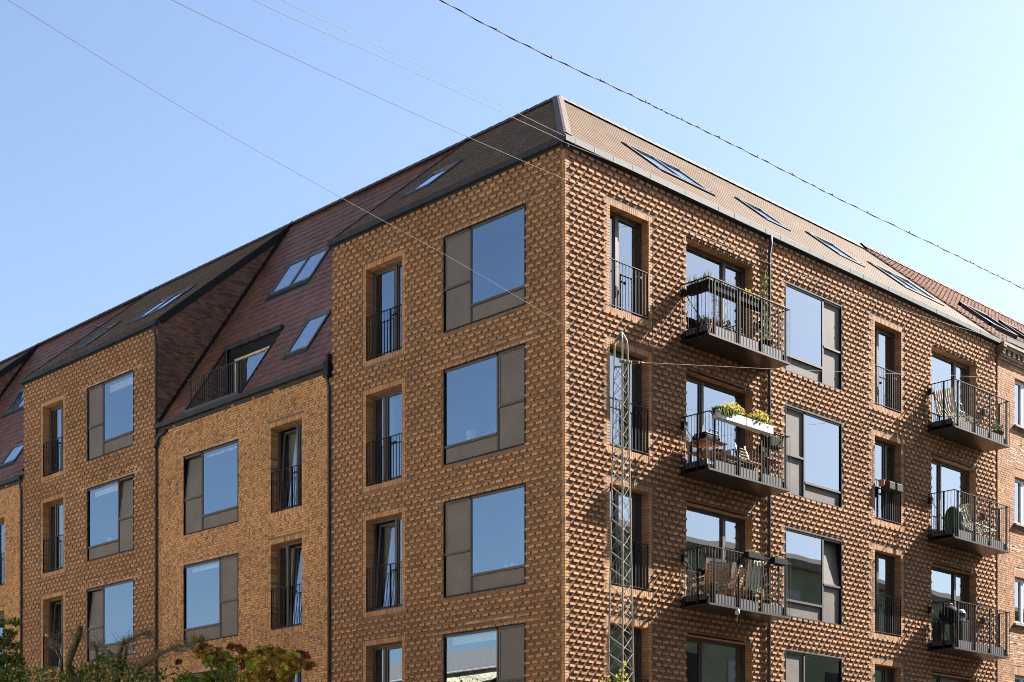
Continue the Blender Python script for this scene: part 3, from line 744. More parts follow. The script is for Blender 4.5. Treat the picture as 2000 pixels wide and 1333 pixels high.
# ------------------------------------------------------------------ steel balconies
BD = .85
def balcony(v0, v1, zb):
    """zb: underside. Platform, upstand panels, handrail, four flat posts, thin bars, stays and wall brackets."""
    slab = MB(frame_right, True); slab.box(v0, v1, .02, BD, zb, zb + .035); slab.box(v0 + .03, v1 - .03, .03, BD - .05, zb + .035, zb + .13)
    o = slab.build('balcony', M_SLAB, BLD)
    zr = zb + 1.325
    hr = MB(frame_right, True); hr.box(v0 - .01, v1 + .01, BD - .03, BD + .012, zr, zr + .016); hr.box(v0 - .01, v0 + .03, .02, BD - .03, zr, zr + .016); hr.box(v1 - .03, v1 + .01, .02, BD - .03, zr, zr + .016)
    hr.box(v0, v1, BD - .004, BD + .006, zb + .0, zb + .045)
    hr.build('handrail', M_RAIL, o)
    posts = [v0 + .02 + (v1 - v0 - .04) * t for t in (.07, .36, .65, .955)]
    for p in posts: MB(frame_right, True).box(p - .022, p + .022, BD - .045, BD - .012, zb + .04, zr).build('post', M_BLACK, o)
    for x in (v0, v1): MB(frame_right, True).box(x - .01, x + .01, BD * .58, BD * .58 + .05, zb + .04, zr).build('side_post', M_BLACK, o)
    for a, b in ((posts[0] + .03, posts[1] - .12), (posts[1] + .03, posts[2] - .12), (posts[2] + .03, posts[3] - .12)): MB(frame_right, True).box(a, b, BD - .035, BD - .025, zb + .03, zb + .27).build('upstand_panel', M_UPSTAND, o)
    for x in (v0 + .03, v1 - .04): MB(frame_right, True).box(x, x + .01, .05, BD - .1, zb + .04, zb + .27).build('side_upstand', M_UPSTAND, o)
    n = 27
    for i in range(n + 1):
        x = v0 + (v1 - v0) * i / n
        MB(frame_right, True).box(x - .005, x + .005, BD - .006, BD + .004, zb + .0, zr).build('baluster', M_RAIL, o)
    for x in (v0, v1):
        for i in range(8):
            d = .04 + i * .1
            MB(frame_right, True).box(x - .005, x + .005, d - .005, d + .005, zb + .02, zr).build('baluster', M_RAIL, o)
    for x in (v0 + .07, v1 - .07):
        MB().tube([(.08, x, zb + 1.16), (BD - .08, x, zb + .12)], .011, 6).build('stay_rod', M_RAIL, o)
        MB(frame_right, True).box(x - .05, x + .05, .0, .13, zb + 1.08, zb + 1.24).build('wall_bracket', M_BLACK, o); MB(frame_right, True).box(x - .06, x + .06, .0, .14, zb + .02, zb + .2).build('wall_bracket', M_BLACK, o)
    return o
BAL1, BAL2 = (3.86, 7.00), (14.77, 17.90)
ZB = [11.795 - r * H for r in range(3)]
for r in range(3):
    balcony(*BAL1, ZB[r]); balcony(*BAL2, ZB[r])

# ================================================================== the older neighbour
OLD = thing('old_brick_house', 'older orange brick house with white window frames, moulded cornice and red pantile roof', 'building', (0, 18.8, G0))
OV0, OV1 = 18.78, 46.0
owins = []
for j in range(9):
    v = 19.84 + j * 2.35
    for r, (zt, hgt) in enumerate([(14.42, 1.43), (11.43, 1.43), (8.40, 1.43), (5.42, 1.43), (2.4, 1.43)]): owins.append((v, v + 1.2, zt - hgt, zt, 'O'))
mb = MB(frame_right, True); backing(mb, OV0, OV1, G0, 15.0, owins, -.012); OW = mb.build('wall', M_OLDMORTAR, OLD)
B = []
k = 0; z = 3.9
while z < 14.85:
    mod = .24 if k % 2 else .12
    for p, q in cut(OV0, 30.0, [(a, b) for a, b, z0, z1, _ in owins if z + .03 > z0 - .06 and z < z1 + .24]):
        x = math.floor(p / mod) * mod + (.06 if k % 2 else 0)
        while x < q:
            b0, b1 = max(x + .005, p), min(x + mod - .005, q)
            if b1 - b0 > .02: B.append((b0, b1, -.04, rng.uniform(-.003, .003), z, z + .056))
            x += mod
    z += .0667; k += 1
for a, b, z0, z1, _ in owins:                                           # flat arches of standing bricks
    if a < 29:
        n = int((b - a + .2) / .065)
        for i in range(n): B.append((a - .1 + i * .065 + .004, a - .1 + (i + 1) * .065 - .004, -.1, .004, z1 + .003, z1 + .235))
boxes_build('old_brickwork', B, frame_right, M_OLDBRICK, OW)
# pale mortar repairs
rp = MB(frame_right, True)
for i in range(46):
    v = 19.3 + abs(rng.gauss(0, .9)); zc = rng.choice([12.3, 12.55, 9.4, 9.2, 6.3, 6.1, 8.9, 11.9, 5.2]) + rng.uniform(-.35, .35); zc = 3.9 + round((zc - 3.9) / .0667) * .0667 - .012
    ln = rng.uniform(.15, .7)
    if not any(a - .1 < v + ln and v < b + .1 and z0 - .25 < zc < z1 + .3 for a, b, z0, z1, _ in owins): rp.box(v, v + ln, -.01, .005, zc, zc + .014)
rp.build('mortar_repairs', mat('fresh lime mortar', (.72, .66, .55), .95, var=.1), OW, kind='stuff')
for a, b, z0, z1, _ in owins:
    mb = MB(frame_right, True); ring(mb, a, b, z0, z1, .06, -.16, -.09); mb.box((a + b) / 2 - .05, (a + b) / 2 + .05, -.15, -.075, z0 + .06, z1 - .06)
    for p, q in ((a + .06, (a + b) / 2 - .05), ((a + b) / 2 + .05, b - .06)): ring(mb, p, q, z0 + .06, z1 - .06, .045, -.14, -.085)
    o = mb.build('window', M_WHITE, OLD)
    MB(frame_right, True).quad((a + .05, -.12, z0 + .05), (b - .05, -.12, z0 + .05), (b - .05, -.12, z1 - .05), (a + .05, -.12, z1 - .05)).build('pane', M_GLASS, o)
    MB(frame_right, True).box(a - .08, b + .08, -.15, .09, z0 - .055, z0 - .004).build('sill', M_STONE, o)
    MB(frame_right, True).box(a - .06, b + .06, -.02, .03, z0 - .13, z0 - .057).build('sill_moulding', M_DKBRICKWALL, o)
    MB(frame_right, True).box(a - .1, b + .1, -.9, -.5, z0 - .1, z1 + .1).build('room_wall', M_ROOM, o)
    rv = MB(frame_right, True)
    for x in (a, b): rv.quad((x, -.2, z0), (x, -.01, z0), (x, -.01, z1), (x, -.2, z1))
    rv.quad((a, -.2, z1), (b, -.2, z1), (b, -.01, z1), (a, -.01, z1)); rv.build('reveal', M_OLDBRICK, o)
cor = MB(frame_right, True)
for d, z0, z1 in ((.05, 14.78, 14.86), (.10, 14.862, 14.93), (.16, 15.08, 15.16), (.22, 15.162, 15.26)): cor.box(OV0, OV1, -.05, d, z0, z1)
cor.build('cornice', M_STONE, OLD)
for i in range(60): MB(frame_right, True).box(OV0 + .1 + i * .30, OV0 + .24 + i * .30, .0, .14, 14.935, 15.075).build('dentil', M_STONE, OLD)
cb = MB(frame_right, True)
for i in range(6): cb.box(18.70, 18.80 + .02 * i, -.05, .02 + .045 * i, 14.74 + i * .0667, 14.74 + i * .0667 + .056)
cb.build('corbel_bricks', M_DKBRICKWALL, OLD, kind='stuff')
mb = MB(frame_right, True); mb.box(OV0 + .1, OV1, .22, .235, 15.28, 15.40); mb.box(OV0 + .1, OV1, .10, .22, 15.27, 15.285); mb.build('gutter', M_ZINC, OLD)
P0 = EAVE + .02
fO = roofR(P0, PIT)
ro = MB(fO).quad((18.8, -.25, -.03), (OV1, -.25, -.03), (OV1, LT, -.03), (18.8, LT, -.03)).build('roof', M_DARKGAP, OLD)
OSK = [(20.45, 22.15, 1.18, 2.30), (23.4, 24.5, 1.5, 2.5)]
def pantiles(T, fr, m, par):
    """S-profile tiles: hollow and roll across each piece."""
    prof = [(0, .012), (.18, -.006), (.42, -.004), (.62, .02), (.8, .042), (.94, .034), (1.0, .012)]
    V = []; F = []; n = 0
    for s0, s1, t0, t1, l, d in T:
        W_ = s1 - s0
        for u, h in prof: V += [(s0 + u * W_, t0, h + l + .012), (s0 + u * W_, t1, h + .004), (s0 + u * W_, t0, h + l - .012)]
        for i in range(len(prof) - 1):
            a = n + 3 * i; F += [(a, a + 3, a + 4, a + 1), (a, a + 2, a + 5, a + 3)]
        n += 3 * len(prof)
    V = fr(np.array(V, float)) - np.array(ORG[par.name]); return raw_build('pantile_field', V, np.array(F), m, par)
pantiles(tiles(lambda t: 18.82, lambda t: 34.0, LT, [(a, b, Y2T(y0) - .1, Y2T(y1) + .05) for a, b, y0, y1 in OSK], stag=False, lift=.022, gauge=.33, tw=.235, jit=.006), fO, M_PANTILE, ro)
for a, b, y0, y1 in OSK:
    mb = MB(fO); t0, t1 = Y2T(y0), Y2T(y1); mb.box(a, a + .09, t0, t1, -.01, .16); mb.box(b - .09, b, t0, t1, -.01, .16); mb.box(a, b, t0, t0 + .1, -.01, .155); mb.box(a, b, t1 - .12, t1, -.01, .165)
    o = mb.build('skylight', M_ZINC, OLD); MB(fO).quad((a, t0, .12), (b, t0, .12), (b, t1, .12), (a, t1, .12)).build('pane', M_ROOFGLASS, o)
rd = MB(); x = 18.8
while x < 34: cap(rd, Vector((-RUN, x, RIDGE + .09)), Vector((-RUN, x + .38, RIDGE + .09)), (Vector((1, 0, 0)), Vector((-1, 0, 0))), .15, .1, .03); x += .36
rd.build('ridge_tiles', M_PANTILE, OLD, kind='stuff')
bk = MB().quad((-RUN, 18.81, RIDGE), (-9.5, 18.81, EAVE), (-9.5, OV1, EAVE), (-RUN, OV1, RIDGE)); bk.build('rear_slope', M_PANTILE, OLD)

# ================================================================== across the two streets
OPP = thing('street_house', 'pale rendered low house across the side street, seen only mirrored in panes', 'building', (-22, -27, G0))
mb = MB().box(-70, 8, -31, -23.2, G0, 8.2); mb.build('wall', M_RENDER, OPP); MB().poly([(-70, -23.0, 8.1), (8, -23.0, 8.1), (8, -27, 9.8), (-70, -27, 9.8)]).build('roof', mat('grey roof felt', (.16, .155, .15), 1, spec=0), OPP)
wn = MB()
for i in range(20):
    for z in (.2, 3.2, 6.0): wn.box(-48 + i * 3, -46.8 + i * 3, -23.18, -23.12, z, z + 1.6)
wn.build('window_panes', M_DARKGAP, OPP, kind='stuff')
OP2 = thing('brick_terrace', 'sage green rendered terrace with tiled roof across the main street, mirrored in lower panes', 'building', (22, 20, G0))
MB().box(15.5, 24, 3, 70, G0, 12.4).build('wall', mat('sage render', (.25, .30, .17), .95, var=.25, scale=.5), OP2)
MB().box(15.2, 15.5, 3, 70, 12.0, 12.29).build('eaves', M_STONE, OP2)
for i in range(20):
    for z in (-.4, 2.8, 6.2, 9.4): MB().box(15.46, 15.53, 5 + i * 3.1, 6.2 + i * 3.1, z, z + 1.7).build('window', M_WHITE if i % 3 else M_DARKGAP, OP2)
MB().poly([(15.2, 3, 12.3), (15.2, 70, 12.3), (19.5, 70, 13.9), (19.5, 3, 13.9)]).build('roof', mat('matt dark tile', (.20, .175, .14), 1, spec=0, bump=.6, bscale=6), OP2)

OP3 = thing('unseen_sky_blocker', 'unseen dark brick house added behind the viewpoint to cut skylight on the facades', 'building', (37, -15, G0))  # added unseen block, cuts sky fill on window jambs and the sunny facade
MB().box(28, 44, -70, 22, G0, 19).build('wall', M_DKBRICKWALL, OP3); MB().poly([(28, -70, 19), (28, 22, 19), (36, 22, 23), (36, -70, 23)]).poly([(36, -70, 23), (36, 22, 23), (44, 22, 19), (44, -70, 19)]).build('roof', M_PANTILE, OP3)

# ================================================================== lattice mast and wires
def lerp(a, b, t): return a + (b - a) * t
mtop = at_depth(1213.5, 652, 26.0); MX, MY = mtop[0], mtop[1]
MAST = thing('lattice_mast', 'slender galvanised three legged lattice mast with rounded top standing before the corner', 'mast', (MX, MY, G0))
toc = -Vector((float(fw[0]), float(fw[1]), 0)); sidev = Vector((float(rt[0]), float(rt[1]), 0))
def leg_at(i, z):
    hw = .108 + (8.45 - z) * .0375 / 2 * 1.0
    if i == 0: return Vector((MX, MY, z)) + toc * hw * 1.15 + sidev * .006
    return Vector((MX, MY, z)) - toc * hw * .58 + sidev * hw * (-1 if i == 1 else 1)
apex = Vector((MX, MY, 8.70))
for i in range(3):
    a = leg_at(i, 8.545); pts = [leg_at(i, G0), leg_at(i, 8.50), a + (apex - a) * .08 + Vector((0, 0, .012)), apex + Vector((a.x - apex.x, a.y - apex.y, 0)) * .18 - Vector((0, 0, .012))]
    mb = MB(); mb.tube(pts, .0155, 8); mb.build('leg', M_GALV, MAST)
for f_ in ((0, 1), (0, 2), (1, 2)):
    mb = MB(); z = 8.15; s_ = 0
    while z > G0 + .4:
        st = .24 + (8.2 - z) * .012; a, b = f_ if s_ % 2 == 0 else f_[::-1]
        mb.tube([leg_at(a, z), leg_at(b, z - st)], .0048, 5); mb.tube([leg_at(b, z), leg_at(a, z - st)], .0048, 5); z -= st; s_ += 1
    mb.build('cross_bracing', M_GALV, MAST)
zc = 8.10
MB().tube([apex - Vector((0, 0, .05)), apex + Vector((0, 0, .012))], .022, 8).build('top_plate', M_GALV, MAST)
c0 = Vector(at_depth(1212, 705, 25.75)); c2 = Vector(at_depth(1229, 709, 25.85)); zc = c0.z
mb = MB(); mb.bar(c0 - sidev * .02, c2 + sidev * .03, .04, .055); mb.bar(leg_at(1, zc), leg_at(2, zc), .02, .03); mb.build('wire_clamp', M_GALV, MAST, bevel=.006)
mb = MB()
for k in range(3): mb.lathe(tuple(c0.lerp(c2, k / 2.2) + toc * .045 - Vector((0, 0, .015))), [(.0, 0), (.02, 0), (.02, .035), (.0, .04)], 8)
mb.build('clamp_bolt', M_BRASS, MAST)
tb0 = Vector(at_depth(1233, 708.3, 25.9)); tb1 = Vector(at_depth(1248, 708.4, 25.95))
mb = MB()
for dz in (-.02, .02): mb.tube([tb0 + Vector((0, 0, dz)), tb1 + Vector((0, 0, dz))], .005, 6)
mb.tube([tb0 - Vector((0, 0, .024)), tb0 + Vector((0, 0, .024))], .009, 6); mb.tube([tb1 - Vector((0, 0, .024)), tb1 + Vector((0, 0, .024))], .009, 6)
mb.build('turnbuckle', M_BRASS, MAST)
MB().tube([tb1, tb1.lerp(Vector(at_depth(1257, 708.5, 26)), .5), Vector(at_depth(1258, 708.5, 26))], [.006, .014, .005], 8).build('thimble', M_GALV, MAST, smooth=True)

def smooth_px(px, n=60):
    """Catmull-Rom through measured image points; returns n points."""
    P = [px[0]] + px + [px[-1]]; out = []
    m = len(px) - 1
    for i in range(n + 1):
        t = i / n * m; k = min(int(t), m - 1); u = t - k; p0, p1, p2, p3 = [np.array(q, float) for q in P[k:k + 4]]
        if k == 0: p0 = 2 * p1 - p2
        if k == m - 1: p3 = 2 * p2 - p1
        out.append(.5 * (2 * p1 + (p2 - p0) * u + (2 * p0 - 5 * p1 + 4 * p2 - p3) * u * u + (3 * p1 - p0 - 3 * p2 + p3) * u ** 3))
    return out
def wire(name, label, px, d0, d1, r_, m, n=60, cat='wire', group=None, end=None):
    q = smooth_px(px, n); x0, x1 = q[0][0], q[-1][0]; P = []
    for p in q:
        t = (p[0] - x0) / (x1 - x0); P.append(at_depth(p[0], p[1], 1 / ((1 - t) / d0 + t / d1)))
    if end is not None: P[-1] = np.array(end)
    mb = MB(); mb.tube([tuple(p) for p in P], r_, 6)
    o = mb.build(name, m); tag(o, label, cat, group); return o, P
WG = 'overhead wires'
wire('overhead_wire', 'thin pale wire from the upper left corner of the sky down to the lattice mast', [(-260, -170), (15, 0), (350, 207), (640, 372), (890, 510), (1110, 640), (1216, 706)], 13.5, 25.9, .0027, M_WIRE, group=WG, end=tuple(c0 + toc * .02))
wire('overhead_wire', 'thin wire crossing the corner gutter and sagging over the sunlit facade to the old house', [(60, -150), (335, 0), (717, 180), (925, 273), (1120, 358), (1185, 387), (1410, 477), (1500, 514), (1705, 586), (1807, 620), (1950, 662), (2000, 677), (2150, 722)], 15, 46, .0032, M_WIRE, 90, group=WG)
wire('overhead_wire', 'lower of two close parallel wires crossing the hip, tucked under the sunlit gutter', [(230, -150), (495, 0), (780, 128), (1060, 257), (1107, 280), (1210, 322), (1300, 364), (1385, 404)], 16, 36.2, .0036, M_WIRE, group=WG)
wire('overhead_wire', 'upper of two close parallel wires ending at the gutter on the building corner', [(290, -140), (550, 0), (820, 128), (1060, 245), (1103, 266)], 16, 33.1, .0036, M_WIRE, group=WG)
wire('overhead_wire', 'taut thin wire from the mast turnbuckle across the balconies towards the old house', [(1257, 708.5), (1530, 722), (1644, 726.5), (1759, 730.6), (1906, 736), (2000, 739.5), (2120, 745)], 26, 46, .0028, M_WIRE, group=WG)
o, P = wire('twisted_cable', 'thick twisted dark cable with clips crossing the open sky on the right', [(640, -130), (860, 0), (1040, 95), (1220, 180), (1300, 219), (1332, 234), (1428, 281), (1560, 348), (1662, 400), (1847, 489), (1930, 530), (2000, 565), (2200, 670)], 15, 24, .0048, M_CABLE, 120, cat='cable', group=WG)
mb = MB(); A_ = []; B_ = []
for i in range(len(P) * 3 - 2):
    k = min(i // 3, len(P) - 2); u = i / 3 - k; p = lerp(np.array(P[k]), np.array(P[k + 1]), u); a = i * .55
    A_.append(tuple(p + np.array([0, 0, 1]) * .008 * math.sin(a) + rt * .008 * math.cos(a)))
mb.tube(A_, .004, 5); mb.build('carrier_strand', M_WIRE, o)
mb = MB(); qs = smooth_px([(640, -130), (860, 0), (1040, 95), (1220, 180), (1332, 234), (1428, 281), (1560, 348), (1662, 400), (1847, 489), (2000, 565), (2200, 670)], 120)
acc = 0.; prev = np.array(P[0])
for i in range(1, len(P)):
    p = np.array(P[i]); acc += np.linalg.norm(p - prev); prev = p
    if acc > .62: acc = rng.uniform(-.08, .08); mb.box(p[0] - .006, p[0] + .006, p[1] - .006, p[1] + .006, p[2] - .008, p[2] + .022)
mb.build('clips', M_CABLE, o, kind='stuff')

# ================================================================== leaves and plants
def leaf_mesh(L_, shape, m, name, parent, kind=None):
    """L_: rows of centre, direction, normal, size. shape: outline in the leaf plane."""
    V = []; F = []; n = 0; sh = np.array(shape)
    for c, d, nn, s in L_:
        d = np.array(d) / (np.linalg.norm(d) + 1e-9); nn = np.array(nn); sd = np.cross(nn, d); sd /= (np.linalg.norm(sd) + 1e-9); up = np.cross(d, sd)
        P_ = np.array(c) + (sh[:, :1] * sd + sh[:, 1:2] * d + sh[:, 2:3] * up) * s
        V.append(P_); F.append(tuple(range(n, n + len(sh)))); n += len(sh)
    mb = MB(); 
    me = bpy.data.meshes.new(name); V = np.concatenate(V) - np.array(ORG[parent.name])
    me.from_pydata(V.tolist(), [], F); me.materials.append(m); o = bpy.data.objects.new(name, me); COL.objects.link(o); o.parent = parent; ORG[o.name] = ORG[parent.name]
    if kind: o['kind'] = kind
    return o
OVAL = [(0, -.5, 0), (.22, -.2, .05), (.24, .15, .05), (0, .5, -.05), (-.24, .15, .05), (-.22, -.2, .05)]
MAPLE = [(0, -.5, 0), (.12, -.25, .02), (.48, -.3, -.04), (.3, -.02, .02), (.5, .25, -.06), (.18, .18, .03), (0, .55, -.06), (-.18, .18, .03), (-.5, .25, -.06), (-.3, -.02, .02), (-.48, -.3, -.04), (-.12, -.25, .02)]
BLADE = [(-.02, 0, 0), (.02, 0, 0), (.012, .55, .05), (0, 1, .18), (-.012, .55, .05)]
def rv(): 
    v = np.array([rng.gauss(0, 1) for _ in range(3)]); return v / np.linalg.norm(v)
def clump(c, rad, n, size, flat=.8, droop=.3):
    out = []
    for _ in range(n):
        p = np.array(c) + rv() * np.array(rad) * rng.random() ** .45
        d = rv(); d[2] -= droop; nn = rv() * (1 - flat) + np.array([0, 0, flat]) + rv() * .5
        out.append((p, d, nn, size * rng.uniform(.6, 1.25)))
    return out
def blades(c, rx, ry, n, h, spread=.35):
    out = []
    for _ in range(n):
        p = np.array(c) + np.array([rng.uniform(-rx, rx), rng.uniform(-ry, ry), 0]); d = np.array([rng.gauss(0, spread), rng.gauss(0, spread), 1]); out.append((p, d, rv(), h * rng.uniform(.5, 1.1)))
    return out

# street trees in front of the shaded side
def pxL(x, y, off): return on_left(x, y, off)
TOFF = 6.0
# pollarded mossy tree
b = pxL(205, 1333, TOFF); T1 = thing('pollarded_tree', 'pollarded mossy tree with thick stubs and thin bare twigs before the left bay', 'tree', (b[0], b[1], G0))
trunk = MB(); base = Vector((b[0], b[1], G0)); fork = Vector(pxL(205, 1420, TOFF)); trunk.tube([base, base.lerp(fork, .5) + Vector((.1, 0, 0)), fork], [.30, .25, .24], 10); TR1 = trunk.build('trunk', M_BARK, T1, smooth=True)
MOSS = []
def limb(px, r0, r1, m=M_BARK, name='limb', off=TOFF, par=None, wob=.04):
    pts = [Vector(pxL(x, y, off + (i * .12))) + Vector((rng.uniform(-wob, wob), 0, rng.uniform(-wob, wob))) for i, (x, y) in enumerate(px)]
    if m is M_BARK:
        for a_, b_ in zip(pts[:-1], pts[1:]):
            for i in range(int(110 * (b_ - a_).length) + 8): MOSS.extend(clump(a_.lerp(b_, rng.random()), (r0 * .85, r0 * .85, r0 * .85), 2, .05, .3, -.3))
    mb = MB(); n = len(pts); mb.tube(pts, [lerp(r0, r1, i / (n - 1)) * .52 * rng.uniform(.88, 1.14) for i in range(n)], 8); return mb.build(name, m, par or T1, smooth=True)
limb([(190, 1420), (165, 1345), (140, 1320), (134, 1300), (150, 1250), (158, 1230)], .17, .13)
limb([(165, 1360), (120, 1330), (118, 1290), (106, 1262), (97, 1246)], .085, .06)
limb([(97, 1246), (90, 1240)], .06, .055, M_CUTWOOD, 'cut_stub')
limb([(215, 1420), (228, 1340), (232, 1280), (240, 1256), (262, 1248), (290, 1235)], .13, .035)
limb([(235, 1320), (243, 1290), (248, 1262)], .08, .06)
limb([(200, 1400), (190, 1330), (191, 1290), (187, 1268), (178, 1254)], .08, .025)
limb([(230, 1410), (245, 1335), (275, 1298), (310, 1274), (345, 1266), (372, 1258)], .16, .03)
limb([(90, 1400), (85, 1340), (76, 1305), (70, 1276)], .05, .03, mat('bare grey wood', (.20, .18, .15), .9), 'dead_limb')
tw = MB()
for i in range(260):
    sx, sy = rng.choice([(150, 1240), (290, 1240), (245, 1258), (190, 1262), (320, 1275), (106, 1260), (350, 1265), (270, 1300), (300, 1290), (215, 1300), (372, 1258)])
    x, y = sx + rng.uniform(-12, 12), sy + rng.uniform(0, 12); pts = [(x, y)]; ang = rng.uniform(-2.6, -.4); ln = rng.uniform(8, 22)
    for k in range(4): ang += rng.gauss(0, .35); x += math.cos(ang) * ln * .5; y += math.sin(ang) * ln * .4; pts.append((x, y))
    o_ = TOFF + rng.uniform(-.4, .6); tw.tube([tuple(pxL(p[0], p[1], o_)) for p in pts], [.009, .007, .005, .004, .003], 4, False)
tw.build('twigs', M_TWIG, T1, kind='stuff')
Lv = []
for x, y, n, r_ in [(190, 1318, 300, .55), (160, 1325, 240, .5), (250, 1318, 240, .5), (225, 1300, 170, .4), (120, 1330, 200, .5), (290, 1330, 150, .5), (205, 1285, 110, .28), (95, 1322, 130, .4), (60, 1320, 160, .5), (330, 1332, 110, .5), (180, 1345, 400, .8), (280, 1350, 300, .8)]:
    Lv += clump(pxL(x, y, TOFF + rng.uniform(-.4, .6)), (r_, r_, r_ * .7), int(n * .8), .10, .45)
leaf_mesh(Lv, OVAL, M_LEAFGREEN, 'crown', T1)
leaf_mesh(MOSS, [(-.05, -.5, 0), (.05, -.5, 0), (.03, .1, .1), (0, .9, .0), (-.03, .1, .1)], leaf_mat('moss sprouts', [(0, (.06, .06, .02)), (.6, (.11, .12, .03)), (1, (.10, .07, .04))]), 'moss', T1, 'stuff')
# dense green tree at the frame's left edge
b = pxL(-60, 1333, 5.0); T2 = thing('leafy_tree', 'leafy dark green tree cut off by the left edge of the picture', 'tree', (b[0], b[1], G0))
tk = MB(); ctr = Vector(pxL(-45, 1340, 5.0)); tk.tube([Vector((b[0], b[1], G0)), Vector((b[0], b[1], G0 + 2.5)), ctr], [.22, .18, .10], 9)
for e in [(10, 1290), (25, 1230), (-10, 1225), (45, 1330), (-80, 1260)]: tk.tube([ctr, Vector(pxL(*e, 5.0))], [.07, .02], 6)
tk.build('trunk', M_BARK, T2, smooth=True)
Lv = []
for x, y, n, r_ in [(5, 1255, 200, .34), (12, 1290, 360, .5), (-15, 1310, 500, .7), (25, 1320, 300, .45), (-10, 1225, 140, .28), (28, 1215, 60, .18), (20, 1238, 90, .2), (-60, 1270, 600, .9), (-60, 1340, 700, 1.1), (10, 1345, 400, .7), (30, 1262, 70, .22), (3, 1212, 50, .18)]:
    Lv += clump(pxL(x, y, 5 + rng.uniform(-.6, .6)), (r_, r_, r_ * .6), n, .12, .55)
leaf_mesh(Lv, OVAL, M_LEAFGREEN, 'crown', T2)
# maple turning colour
b = pxL(470, 1333, 5.0); T3 = thing('maple_tree', 'young maple with green, yellow and dark red leaves below the plain brick bay', 'tree', (b[0], b[1], G0))
tk = MB(); ctr = Vector(pxL(468, 1400, 5.0)); tk.tube([Vector((b[0], b[1], G0)), Vector((b[0] + .05, b[1], G0 + 2)), ctr], [.10, .085, .06], 8)
MC = [(388, 1252, 70, .20, 1), (395, 1268, 110, .24, 1), (410, 1275, 100, .22, 1), (420, 1292, 130, .26, 0), (400, 1284, 80, .2, 1), (440, 1283, 80, .17, 0), (452, 1298, 90, .2, 0), (440, 1318, 180, .30, 0), (415, 1326, 150, .28, 0), (365, 1330, 120, .25, 0), (385, 1335, 140, .3, 0), (467, 1268, 40, .15, 2), (476, 1275, 40, .12, 1), (453, 1262, 26, .12, 2), (430, 1288, 30, .14, 2), (470, 1290, 60, .2, 1), (478, 1300, 40, .2, 2), (500, 1285, 130, .25, 1), (520, 1270, 110, .22, 1), (535, 1280, 110, .25, 1), (520, 1295, 140, .28, 1), (500, 1300, 90, .2, 0), (545, 1273, 50, .14, 1), (555, 1290, 70, .2, 1), (570, 1282, 90, .2, 1), (585, 1278, 34, .13, 2), (596, 1281, 26, .09, 2), (575, 1300, 120, .23, 1), (600, 1297, 60, .16, 1), (560, 1310, 100, .22, 1), (510, 1322, 150, .26, 1), (540, 1322, 120, .24, 1), (485, 1318, 60, .2, 1), (480, 1335, 120, .3, 1), (555, 1335, 120, .26, 1), (430, 1340, 160, .35, 0), (348, 1294, 14, .07, 2), (366, 1316, 16, .08, 2), (430, 1268, 12, .08, 0)]
ML = {0: [], 1: [], 2: []}
for x, y, n, r_, k in MC:
    c = pxL(x, y, 5 + rng.uniform(-.35, .35)); ML[k] += clump(c, (r_, r_, r_ * .62), int(n * .62), .135, .75, .5)
    tk.tube([ctr.lerp(Vector(pxL(468, 1345, 5.0)), rng.random()), (ctr + Vector(c)) / 2 + Vector((rng.uniform(-.1, .1), 0, -.05)), Vector(c)], [.014, .009, .004], 5, False)
tk.build('trunk', M_BARK, T3)
leaf_mesh(ML[0], MAPLE, M_LEAFMAPLEG, 'green_foliage', T3); leaf_mesh(ML[1], MAPLE, M_LEAFMAPLE, 'yellow_foliage', T3); leaf_mesh(ML[2], MAPLE, M_LEAFRED, 'red_foliage', T3)
# sprig climbing the mast
V0 = at_depth(1216, 1333, 25.6); VT = thing('climbing_vine', 'sparse yellow green vine climbing the foot of the lattice mast', 'plant', (V0[0], V0[1], G0))
mb = MB(); mb.tube([(V0[0], V0[1], G0), tuple(at_depth(1222, 1400, 25.6)), tuple(at_depth(1210, 1345, 25.6)), tuple(at_depth(1215, 1310, 25.6)), tuple(at_depth(1220, 1294, 25.6))], [.02, .012, .008, .006, .003], 5)
mb.tube([tuple(at_depth(1212, 1335, 25.6)), tuple(at_depth(1190, 1327, 25.6)), tuple(at_depth(1172, 1328, 25.6))], [.006, .004, .003], 5); mb.build('stem', M_TWIG, VT)
Lv = []
for x, y, n in [(1219, 1297, 7), (1214, 1310, 6), (1222, 1318, 6), (1208, 1322, 6), (1190, 1327, 6), (1178, 1329, 5), (1205, 1334, 8), (1221, 1332, 7), (1210, 1345, 14)]: Lv += clump(at_depth(x, y, 25.6), (.06, .06, .05), n, .07, .5)
leaf_mesh(Lv, OVAL, M_VINE, 'leaves', VT)


